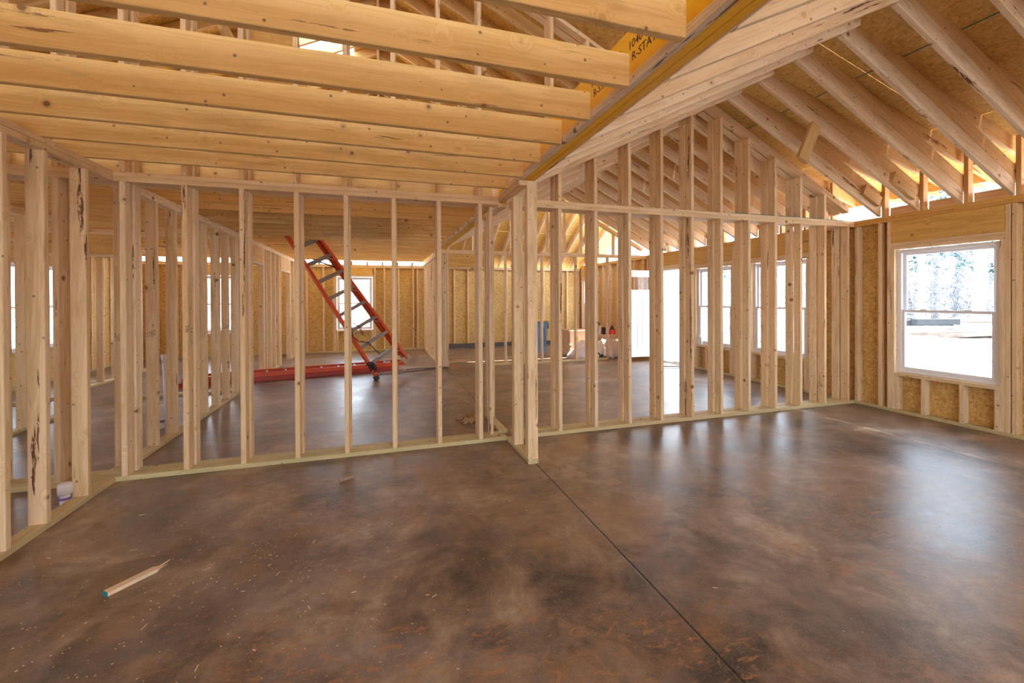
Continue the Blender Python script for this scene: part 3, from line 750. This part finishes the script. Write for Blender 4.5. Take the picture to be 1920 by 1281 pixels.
lt = MB(); gx0, gx1 = x0 + .17, x1 - .17
lt.box(gx0, yd - .012, 1.60, gx0 + .025, yd, 1.94, 'vinyl'); lt.box(gx1 - .025, yd - .012, 1.60, gx1, yd, 1.94, 'alu'); lt.box(gx0 + .025, yd - .012, 1.60, gx1 - .025, yd, 1.625, 'vinyl'); lt.box(gx0 + .025, yd - .012, 1.915, gx1 - .025, yd, 1.94, 'vinyl')
lt.build('lite_trim', d); gp = MB(); gp.box(gx0, yd + .018, 1.60, gx1, yd + .024, 1.94, 'glass'); gp.build('glass_pane', d)
pn = MB()
for u in (.20, .52):
    a, b_ = x0 + u, x0 + u + .20
    for q in ((a, a + .012, .32, 1.42), (b_ - .012, b_, .32, 1.42)): pn.box(q[0], yd - .007, q[2], q[1], yd, q[3], 'vinyl')
    pn.box(a, yd - .007, .308, b_, yd, .32, 'vinyl'); pn.box(a, yd - .007, 1.42, b_, yd, 1.432, 'vinyl')
pn.build('panel_moulding', d)
kb = MB()
for z in (1.00, 1.13): kb.cyl((x0 + .07, yd - .004, z), (x0 + .07, yd + .01, z), .026, .026, 'black', 14)
kb.build('lock_hole', d)

# ------------------------------------------------------------------ ladders
def channel(s, p0, p1, wd, dp, m, side):      # C-shaped rail: web + two flanges; wd along 'side', dp along Y
    p0 = Vector(p0); p1 = Vector(p1); x = (p1 - p0).normalized(); z = Vector(side); z = (z - x * z.dot(x)).normalized(); y = z.cross(x); L = (p1 - p0).length
    mw = Matrix((x, y, z)).transposed().to_4x4(); mw.translation = p0
    s.box(0, -dp / 2, -.0025, L, dp / 2, .0025, m, mw)
    for q in (-1, 1): s.box(0, q * dp / 2 - .0035, .0, L, q * dp / 2 + .0035, wd, m, mw)
uu = Vector((-0.503, 0.0, 0.864)).normalized(); v0 = Vector((0.864, 0, 0.503)).normalized(); LR = R(24)
vv = v0 * math.cos(LR) + Vector((0, 1, 0)) * math.sin(LR); nn = uu.cross(vv) * -1
if nn.y < 0: nn = -nn
ft = Vector((-0.06, 8.00, 0.03))
sl = thing('step_ladder', ft, 'tall orange step ladder leaning up between the hall ceiling joists', 'ladder')
LEN = 3.55
def lp(s, side, dy=0.0, inset=0.0):       # point at distance s up the ladder on rail side 0/1
    wdt = 0.70 - 0.078 * s
    return ft + uu * s + vv * (inset + side * (wdt - 2 * inset)) + nn * dy
for side, dz in ((0, 1), (1, -1)):
    s_ = MB(); channel(s_, lp(0.03, side), lp(LEN, side), .048, .085, 'orange', tuple(vv * dz)); o = s_.build('front_rail', sl)
    s_ = MB(); channel(s_, lp(0.10, side, .085, .035), lp(LEN - .1, side, .085, .03), .042, .06, 'red' if side == 0 else 'orange', tuple(vv * dz)); s_.build('rear_rail', sl)
for side in (0, 1):
    a = lp(-.03, side); s_ = MB(); mw = Matrix((vv, nn, uu)).transposed().to_4x4(); mw.translation = a
    s_.box(-.03, -.055, 0, .035, .055, .075, 'rubber' if side else 'black', mw); s_.build('foot', sl)
    a = lp(.03, side, .085, .035); mw = mw.copy(); mw.translation = a
    s_ = MB(); s_.box(-.025, -.035, 0, .03, .035, .065, 'rubber', mw); s_.build('foot', sl)
for i in range(10):
    sd = 0.30 + .335 * i
    a = lp(sd, 0); b = lp(sd, 1); s_ = MB()
    mw = Matrix(((b - a).normalized(), nn, uu)).transposed().to_4x4(); mw.translation = a; L = (b - a).length
    s_.box(0, -.045, -.003, L, .045, .003, 'alu', mw); s_.box(0, -.045, -.055, L, -.040, .0, 'alu', mw); s_.box(0, .040, -.055, L, .045, .0, 'alu', mw)
    for q in (-.03, -.01, .01, .03): s_.box(0.01, q - .003, .003, L - .01, q + .003, .006, 'alu', mw)
    s_.build('step', sl)
    if i % 2 == 0:
        c = lp(sd - .16, 0); br = MB(); br.cyl(c + Vector((0, -.03, 0)), a + (b - a) * .28 + Vector((0, -.03, 0)) - uu * .01, .006, .006, 'alu_light', 6)
        c2 = lp(sd - .16, 1); br.cyl(c2 + Vector((0, -.03, 0)), b + (a - b) * .28 + Vector((0, -.03, 0)) - uu * .01, .006, .006, 'alu_light', 6); br.build('step_brace', sl)
# black strap at the ladder's foot and a dark bar behind the third step
s_ = MB()
for k in range(5):
    c = lp(.16 + .03 * k, .06 + .03 * (k % 2)); s_.tube([c + Vector((.05 * math.cos(t), -.05 + .03 * math.sin(t * 2), .035 * math.sin(t))) for t in [j * math.pi / 5 for j in range(10)]], .011, 'black', 6, True)
s_.build('webbing_strap', sl)
s_ = MB(); s_.cyl(lp(2.36, .42, .1), lp(1.95, 1.05, .1), .011, .011, 'black', 8); s_.build('spreader_bar', sl)

def ext_ladder():
    a = Vector((-3.15, 8.24, 0)); b = Vector((.47, 9.02, 0)); dr = (b - a).normalized(); nr = Vector((-dr.y, dr.x, 0))
    t_ = thing('extension_ladder', (a.x, a.y, 0), 'red and orange extension ladder lying flat on the hall floor', 'ladder')
    L = (b - a).length
    for sec, (z, s0, s1, wd, m) in enumerate(((.040, 0.0, L - .12, .44, 'red'), (.118, 0.05, L, .40, 'orange'))):
        off = (.44 - wd) / 2
        for q, sg in ((off, 1), (off + wd, -1)):
            s_ = MB(); p0 = a + dr * s0 + nr * q + Vector((0, 0, z - .0375)); p1 = a + dr * s1 + nr * q + Vector((0, 0, z - .0375))
            mw = Matrix((dr, nr, Vector((0, 0, 1)))).transposed().to_4x4(); mw.translation = p0; l = (p1 - p0).length
            s_.box(0, -.003, 0, l, .003, .075, m if sg > 0 or sec else 'red', mw)
            for zz in (0, .070): s_.box(0, min(0, sg * .03), zz, l, max(0, sg * .03), zz + .005, m, mw)
            s_.build('rail', t_)
        kk = 0
        while s0 + .2 + kk * .305 < s1 - .1:
            c = a + dr * (s0 + .2 + kk * .305 + .1 * sec) + Vector((0, 0, z)); kk += 1
            s_ = MB(); s_.cyl(c + nr * (off + .004), c + nr * (off + wd - .004), .017, .017, 'alu_light', 10); s_.build('rung', t_)
    for q in (.03, .41):
        s_ = MB(); c = a + dr * L + nr * q; s_.cyl(c + Vector((0, 0, .118)), c + dr * .05 + Vector((0, 0, .115)), .045, .038, 'rubber', 12); s_.build('end_foot', t_)
    s_ = MB(); c = a + dr * (L - .35)
    mw = Matrix((dr, nr, Vector((0, 0, 1)))).transposed().to_4x4(); mw.translation = c + nr * .12
    s_.box(0, 0, .12, .10, .18, .165, 'alu_light', mw); s_.box(.02, .03, .165, .08, .15, .18, 'black', mw); s_.build('rung_lock', t_)
ext_ladder()

def chain(pts, lab, r=.0045, ln=.042):
    pts = [Vector(p) for p in pts]; s_ = MB(); flip = 0
    segs = [(pts[i], pts[i + 1]) for i in range(len(pts) - 1)]
    tot = sum((b - a).length for a, b in segs); n = int(tot / (ln * .78)); 
    def at(t):
        for a, b in segs:
            L = (b - a).length
            if t <= L or (b - pts[-1]).length < 1e-6: return a + (b - a) * min(1, t / L), (b - a).normalized()
            t -= L
    for i in range(n):
        c, d_ = at(tot * (i + .5) / n); s1 = d_.orthogonal().normalized() if abs(d_.z) > .9 else Vector((-d_.y, d_.x, 0)).normalized(); s2 = d_.cross(s1)
        w_ = (s1 + s2 * .35).normalized() if i % 2 else (s2 + s1 * .5).normalized()
        s_.tube([c + d_ * (math.cos(t) * ln * .5) + w_ * (math.sin(t) * ln * .33) for t in [j * math.pi / 4 for j in range(8)]], r, 'steel', 5, True)
    o = s_.build('steel_chain', smooth=True); tag(o, lab, 'chain')
zf = .019
chain([(-.02, 8.42, zf), (.35, 8.52, zf), (.62, 8.60, zf), (.95, 8.74, zf), (1.12, 8.84, zf)], 'rusty chain lying on the floor, the nearer of two runs to the wall end')
chain([(.50, 8.86, zf), (.75, 8.90, zf), (.98, 8.89, zf), (1.17, 8.86, zf), (1.36, 8.87, zf)], 'rusty chain lying on the floor, the farther of two runs to the wall end')
hp_ = [lp(1.0, .12, -.07), lp(.85, .02, -.09), lp(.72, .10, -.08), lp(.62, .30, -.07), lp(.45, .34, -.07), lp(.33, .40, -.06)]
chain(hp_, 'rusty chain looped around the lower rail of the leaning step ladder')
chain([lp(1.08, .22, -.06), lp(.95, .34, -.06), lp(.78, .30, -.06)], 'short rusty chain dangling from a lower step of the leaning step ladder')

# ------------------------------------------------------------------ plumbing stubs
def pipe_cap(x, y, r, h, lab, lean=None):
    t_ = thing('drain_pipe', (x, y, 0), lab, 'pipe')
    s_ = MB(); s_.lathe([(r * .8, 0), (r * .8, h * .55)], 'pvc'); s_.build('pipe_stub', t_, (x, y, 0), True)
    s_ = MB(); s_.lathe([(r * .86, h * .25), (r * .95, h * .25), (r * .95, h * .34), (r * .84, h * .36)], 'purple'); s_.build('primer_ring', t_, (x, y, 0), True)
    s_ = MB(); s_.lathe([(r * .82, h * .45), (r * 1.12, h * .47), (r * 1.15, h * .85), (r * 1.02, h * .96), (r * .7, h), (0.0005, h)], 'pvc'); s_.build('cap', t_, (x, y, 0), True)
pipe_cap(-2.131, 3.818, .036, .155, 'capped white pipe stub on the floor behind the near left partition')
pipe_cap(-2.36, 5.78, .045, .26, 'white pipe stub with purple primer rising behind the hall partition')
s_ = MB(); s_.cyl((-2.19, 5.50, 0), (-2.235, 5.56, .80), .023, .023, 'pvc', 14); s_.cyl((-2.233, 5.558, .77), (-2.238, 5.563, .85), .031, .031, 'pvc', 14)
o = s_.build('leaning_pipe', smooth=True); tag(o, 'long thin white pipe leaning behind the hall partition studs', 'pipe')

# ------------------------------------------------------------------ clutter by the front door
t_ = thing('storage_bin', (4.06, 10.9, 0), 'tall blue plastic bin beyond the second cross wall', 'bin')
s_ = MB(); s_.add([(3.86, 10.7, 0), (4.26, 10.7, 0), (4.26, 11.1, 0), (3.86, 11.1, 0), (3.82, 10.66, .80), (4.30, 10.66, .80), (4.30, 11.14, .80), (3.82, 11.14, .80)], [(3, 2, 1, 0), (4, 5, 6, 7), (0, 1, 5, 4), (1, 2, 6, 5), (2, 3, 7, 6), (3, 0, 4, 7)], 'blue'); s_.build('body', t_)
s_ = MB(); s_.box(3.80, 10.64, .78, 4.32, 11.16, .82, 'blue'); s_.build('rim', t_)
s_ = MB(); s_.box(3.92, 10.665, .15, 3.94, 10.69, .65, 'black'); s_.box(4.18, 10.665, .15, 4.20, 10.69, .65, 'black'); s_.build('moulded_rib', t_)
s_ = MB(); s_.box(4.29, 10.75, .62, 4.36, 11.0, .80, 'black'); s_.build('dark_handle', t_)
s_ = MB(); s_.box(3.78, 10.62, .822, 4.30, 11.14, .85, 'header'); o = s_.build('wood_board'); tag(o, 'small orange-brown board lying on the blue bin', 'board')
# cardboard box wrapped in film
t_ = thing('cardboard_box', (4.70, 9.75, 0), 'brown cardboard box wrapped in thin film near the open front door', 'box')
s_ = MB(); s_.box(4.40, 9.50, .04, 5.06, 10.05, .66, 'cardboard'); bo = s_.build('carton', t_); b = bo.modifiers.new('b', 'BEVEL'); b.width = .015
s_ = MB(); s_.box(4.62, 9.494, .28, 4.655, 9.498, .52, 'header'); s_.box(4.395, 9.494, .30, 4.45, 9.499, .34, 'film'); s_.build('tape_strip', t_)
def drape(x0, x1, y0, y1, h, seed, lab, mat='film', res=26):
    rnd = random.Random(seed); ph = [rnd.uniform(0, 6.3) for _ in range(8)]; s_ = MB(); s_.mats = [mat]
    for i in range(res + 1):
        for j in range(res + 1):
            u, v = i / res, j / res; x = x0 + (x1 - x0) * u; y = y0 + (y1 - y0) * v
            e = min(u, 1 - u, v, 1 - v); env = min(1, e * 4.2) ** .75
            zz = h * env * (0.80 + .12 * math.sin(6 * u + ph[0]) + .10 * math.sin(9 * v + ph[1])) + .03 * env * math.sin(22 * u + 13 * v + ph[2]) + .02 * math.sin(35 * v - 17 * u + ph[3]) * env
            s_.v.append((x + .05 * math.sin(14 * v + ph[4]) * (1 - env), y + .05 * math.sin(17 * u + ph[5]) * (1 - env), max(.004, zz + .004)))
    for i in range(res):
        for j in range(res):
            a = i * (res + 1) + j; s_.f.append((a, a + res + 1, a + res + 2, a + 1)); s_.mi.append(0)
    o = s_.build('plastic_sheet', smooth=True); md = o.modifiers.new('s', 'SOLIDIFY'); md.thickness = .002; tag(o, lab, 'plastic sheet'); return o
drape(4.35, 5.35, 9.05, 9.48, .46, 3, 'crumpled milky plastic sheet heaped in front of the cardboard box')
drape(5.15, 6.02, 9.15, 9.75, .50, 8, 'white plastic sheet heaped beside the open front door')
drape(4.72, 5.10, 9.01, 9.045 + .25, .16, 5, 'black bag lying at the foot of the milky plastic heap', 'black', 12)
t_ = thing('tool_pile', (5.45, 9.9, .45), 'dark pile of tools sitting on top of a carton behind the white heap', 'tools')
s_ = MB(); s_.box(5.10, 9.80, 0, 6.0, 10.2, .50, 'cardboard'); s_.build('carton', t_)
s_ = MB(); s_.lathe([(.0005, 0), (.10, 0), (.12, .20), (.09, .24), (.0005, .24)], 'black'); s_.build('black_pot', t_, (5.28, 9.95, .50), True)
s_ = MB(); s_.cyl((5.40, 9.9, .5), (5.47, 9.92, .74), .05, .03, 'alu_light', 10); s_.cyl((5.46, 9.92, .72), (5.40, 9.9, .82), .02, .015, 'black', 8); s_.build('spray_gun', t_)
s_ = MB(); s_.box(5.55, 9.85, .50, 5.68, 10.0, .68, 'black'); s_.build('tool_case', t_)
s_ = MB(); s_.cyl((5.80, 9.9, .50), (5.80, 9.9, .62), .09, .08, 'redplastic', 14); s_.cyl((5.80, 9.9, .62), (5.80, 9.9, .72), .06, .02, 'black', 12); s_.build('red_canister', t_)
s_ = MB(); s_.box(5.84, 8.99 + .06, .08, 5.97, 9.16, .28, 'redplastic'); s_.cyl((5.86, 9.10, .28), (5.86, 9.10, .36), .03, .02, 'black', 10)
o = s_.build('fuel_can'); tag(o, 'small red can with a dark cap standing by the open front door', 'can')
s_ = MB(); s_.tube([(5.05 + .18 * math.cos(t), 9.02 + .05 * math.sin(3 * t), .02 + .02 * math.sin(5 * t) + .02) for t in [k * .35 for k in range(18)]], .012, 'green', 6, True)
o = s_.build('garden_cord', smooth=True); tag(o, 'dark green cord coiled along the plate of the second cross wall', 'cord')
# hose loops in front of the door
pts = []
for k in range(70):
    t = k / 69; a = t * 4.4 * math.pi
    pts.append((5.90 + (.42 - .06 * t) * math.cos(a), 7.72 + (.26 + .05 * t) * math.sin(a), .014 + .018 * t))
pts += [(6.05 + .02 * k, 7.55 - .03 * k, .03) for k in range(3)]
s_ = MB(); s_.tube(pts, .009, 'rope', 6); o = s_.build('air_hose', smooth=True); tag(o, 'thin tan hose coiled on the floor before the open front door', 'hose')
# white box on the window sill of the farthest right window
s_ = MB(); s_.box(6.155, 7.06, .50, 6.19, 7.17, .66, 'vinyl'); s_.cyl((6.19, 7.115, .58), (6.152, 7.115, .58), .04, .04, 'pvc', 14)
o = s_.build('caulk_box'); tag(o, 'small white box on the sill of the window nearest the front door', 'box')

# ------------------------------------------------------------------ scraps on the floor
t_ = thing('wood_offcut', (-1.2, 2.66, 0), 'splintered board offcut with a teal painted end, near left floor', 'wood scrap')
a = Vector((-1.285, 2.575, .014)); b = Vector((-1.14, 2.735, .014)); dr = (b - a).normalized(); nr = Vector((-dr.y, dr.x, 0)); mw = Matrix((dr, nr, Vector((0, 0, 1)))).transposed().to_4x4(); mw.translation = a
s_ = MB(); L = (b - a).length
s_.add([mw @ Vector(p) for p in ((.0, -.021, -.012), (L - .01, -.021, -.012), (L + .012, -.004, -.012), (L - .012, .021, -.012), (.0, .021, -.012), (.0, -.021, .006), (L - .01, -.021, .006), (L + .012, -.004, .006), (L - .012, .021, .006), (.0, .021, .006))],
       [(4, 3, 2, 1, 0), (5, 6, 7, 8, 9), (0, 1, 6, 5), (1, 2, 7, 6), (2, 3, 8, 7), (3, 4, 9, 8), (4, 0, 5, 9)], 'chip'); s_.build('board_piece', t_)
s_ = MB(); s_.cyl(mw @ Vector((L - .01, .002, -.004)), mw @ Vector((L + .065, .014, .004)), .006, .0015, 'chip', 5); s_.cyl(mw @ Vector((L - .01, -.008, -.004)), mw @ Vector((L + .045, -.004, -.004)), .005, .001, 'chip', 5); s_.build('splinter', t_)
s_ = MB(); s_.box(-.004, -.0213, -.0122, .0, .0213, .0062, 'teal', mw); s_.build('painted_end', t_)
s_ = MB(); q = Matrix.Translation((-.256, 3.668, .012)) @ Matrix.Rotation(R(28), 4, 'Z')
s_.add([q @ Vector(p) for p in ((-.07, -.02, -.012), (.05, -.02, -.012), (.07, .02, -.012), (-.055, .015, -.012), (-.07, -.02, .008), (.05, -.02, .008), (.07, .02, .008), (-.055, .015, .008))], [(3, 2, 1, 0), (4, 5, 6, 7), (0, 1, 5, 4), (1, 2, 6, 5), (2, 3, 7, 6), (3, 0, 4, 7)], 'grey')
o = s_.build('wood_scrap'); tag(o, 'small pale wood scrap on the floor in front of the double partition', 'wood scrap')
o = drape(.90, 1.10, 4.86, 5.05, .05, 12, 'crumpled brown paper scrap behind the partition beside the wing wall', 'paper', 10); o.name = 'paper_scrap'; o['category'] = 'paper scrap'
rnd = random.Random(4); s_ = MB()
for k in range(900):
    if rnd.random() < .75: x = rnd.gauss(-.7, .75); y = rnd.gauss(2.5, .75)
    else: x = rnd.uniform(-2, 5.5); y = rnd.uniform(1.0, 4.0)
    if y < .7 or y > 4.1 or x < XL + .05: continue
    a = rnd.uniform(0, 6.3); big = rnd.random() < .05
    l = rnd.uniform(.012, .04) if big else rnd.uniform(.002, .008); w_ = l * rnd.uniform(.2, .6) if not big else .004; h_ = rnd.uniform(.001, .002)
    q = Matrix.Translation((x, y, h_ / 2 + .0006)) @ Matrix.Rotation(a, 4, 'Z')
    s_.box(-l / 2, -w_ / 2, -h_ / 2, l / 2, w_ / 2, h_ / 2, 'chip', q)
o = s_.build('sawdust'); tag(o, 'scattered sawdust and wood chips on the near floor', 'sawdust', kind='stuff')

# ------------------------------------------------------------------ outside: wood piles, trees
def pile(x, y, z, lab, n, L, ang, mat, w_=.25, h_=.12):
    t_ = thing('lumber_pile', (x, y, z), lab, 'lumber pile')
    for k in range(n):
        q = Vector((math.cos(R(ang + k * 7)), math.sin(R(ang + k * 7)), 0)); c = Vector((x + .15 * k, y - .28 * k, z + .07 + .06 * (k % 2)))
        board('plank', c - q * L / 2, c + q * L / 2, w_, h_, (0, 1, 0), t_, mat)
pile(26.3, 14.4, .05, 'dark weathered timbers lying on the sand outside, upper heap', 2, 2.3, -20, 'blackish', .35, .28)
pile(24.3, 12.0, -.27, 'pale planks stacked on the sand outside, lower heap', 4, 4.2, -24, 'oldplank')
pile(31.5, 14.4, .0, 'long pale planks on the sand outside, right-hand heap', 2, 5.0, -30, 'oldplank')
def tree(i, x, y, h, r, green, lab):
    rnd = random.Random(100 + i); t_ = thing('pine_tree' if green else 'bare_tree', (x, y, 0), lab, 'tree', 'trees outside the windows')
    s_ = MB(); lean = rnd.uniform(-.04, .04); pts = [Vector((x + lean * z + .1 * math.sin(z * .7 + i), y + .1 * math.cos(z * .5 + i), -.5 + z)) for z in [h * k / 7 for k in range(8)]]
    for k in range(7): s_.cyl(pts[k], pts[k + 1], r * (1 - k / 8), r * (1 - (k + 1) / 8), 'bark', 8, cap=(k in (0, 6)))
    s_.build('trunk', t_, smooth=True)
    s_ = MB()
    for k in range(26):
        z = rnd.uniform(.12 if not green else .3, 1) * h; a = rnd.uniform(0, 6.3); l = rnd.uniform(.12, .28) * h * (1.15 - z / h)
        p0 = Vector((x + lean * z, y, z - .5)); p1 = p0 + Vector((math.cos(a) * l, math.sin(a) * l, l * rnd.uniform(.1, .7)))
        pm = (p0 + p1) / 2 + Vector((0, 0, l * .12)); s_.tube([p0, pm, p1], .018 + .02 * rnd.random(), 'bark', 4)
        for q in range(4):
            e = pm + (p1 - pm) * rnd.random(); s_.tube([e, e + Vector((rnd.uniform(-.5, .5), rnd.uniform(-.5, .5), rnd.uniform(0, .7))) * l * .5], .010, 'bark', 3)
    s_.build('branches', t_)
    if green:
        s_ = MB()
        for k in range(420):
            z = (.28 + .72 * rnd.random()) * h; rr = (1.08 - z / h) * h * .26 * math.sqrt(rnd.random()); a = rnd.uniform(0, 6.3)
            c = Vector((x + rr * math.cos(a), y + rr * math.sin(a), z - .5)); d_ = Vector((rnd.uniform(-1, 1), rnd.uniform(-1, 1), rnd.uniform(-.6, .4))).normalized(); e = d_.orthogonal().normalized(); l = rnd.uniform(.25, .6)
            s_.add([c - e * l * .3, c + d_ * l, c + e * l * .3, c - d_ * l * .2 + Vector((0, 0, .12))], [(0, 1, 2), (0, 2, 3)], 'pinegreen')
        s_.build('needles', t_)
rt = random.Random(21)
k = 0
words = ['nearest', 'second nearest', 'third nearest', 'fourth nearest', 'fifth nearest', 'sixth nearest', 'seventh nearest', 'eighth nearest', 'ninth nearest', 'tenth nearest', 'eleventh nearest', 'twelfth nearest']
for kind, lst in (('bare', [(34, 16.0, 15, .34), (35, 19.5, 14, .24), (37.5, 17.6, 16, .42), (38, 22.5, 13, .22), (39, 15.8, 14, .26), (41, 19.0, 15, .30), (30, 34, 14, .3), (24, 36, 14, .25), (34, 30, 14, .28), (43, 25, 15, .35)]),
                  ('green', [(40, 21.4, 13, .25), (44, 22.0, 15, .3), (43, 18.2, 12, .25), (36, 36, 14, .3), (20, 40, 14, .3)])):
    for q, (x, y, h, r) in enumerate(lst):
        tree(k, x, y, h, r, kind == 'green', '%s %s tree outside, counted from the house' % (words[q], 'bare pale-trunked' if kind == 'bare' else 'dark evergreen')); k += 1
# brush along the tree line
s_ = MB(); rb = random.Random(9)
for k in range(5200):
    t = rb.random(); x = 36 + 12 * t * rb.random() + rb.uniform(-1, 2); y = 10 + 24 * rb.random(); z = .05 + (rb.random() ** 1.6) * 5
    d_ = Vector((rb.uniform(-1, 1), rb.uniform(-1, 1), rb.uniform(-.2, 1.2))).normalized() * rb.uniform(.4, 1.6)
    s_.tube([(x, y, z), Vector((x, y, z)) + d_], .012 + .012 * rb.random(), 'brush', 3)
o = s_.build('brush_thicket'); tag(o, 'tangle of bare brush along the tree line outside', 'brush', kind='stuff')

# ------------------------------------------------------------------ light
wd = bpy.data.worlds.new('sky'); SC.world = wd; wd.use_nodes = True
nt = wd.node_tree; nt.nodes.clear(); out = nt.nodes.new('ShaderNodeOutputWorld'); bg = nt.nodes.new('ShaderNodeBackground')
tc = nt.nodes.new('ShaderNodeTexCoord'); sp = nt.nodes.new('ShaderNodeSeparateXYZ'); cr = nt.nodes.new('ShaderNodeValToRGB')
nt.links.new(tc.outputs['Generated'], sp.inputs[0]); nt.links.new(sp.outputs[2], cr.inputs[0])
cr.color_ramp.elements[0].position = 0.0; cr.color_ramp.elements[0].color = (0.90, 0.96, 1.0, 1)
cr.color_ramp.elements[1].position = 0.6; cr.color_ramp.elements[1].color = (0.60, 0.78, 1.0, 1)
nt.links.new(cr.outputs[0], bg.inputs[0]); bg.inputs[1].default_value = 2.0; nt.links.new(bg.outputs[0], out.inputs[0])
sun = bpy.data.lights.new('sun', 'SUN'); sun.energy = 8.0; sun.angle = R(1.0); sun.color = (1.0, 0.98, 0.95)
so = bpy.data.objects.new('sun', sun); COL.objects.link(so)
dv = Vector((-0.18, 0.12, -1.0)).normalized(); so.rotation_euler = dv.to_track_quat('-Z', 'Y').to_euler()

SC.view_settings.view_transform = 'Standard'; SC.view_settings.look = 'None'; SC.view_settings.gamma = 1.0
SC.view_settings.use_curve_mapping = False
SC.view_settings.exposure = 2.2
SC.cycles.max_bounces = 12; SC.cycles.diffuse_bounces = 8; SC.cycles.transparent_max_bounces = 12
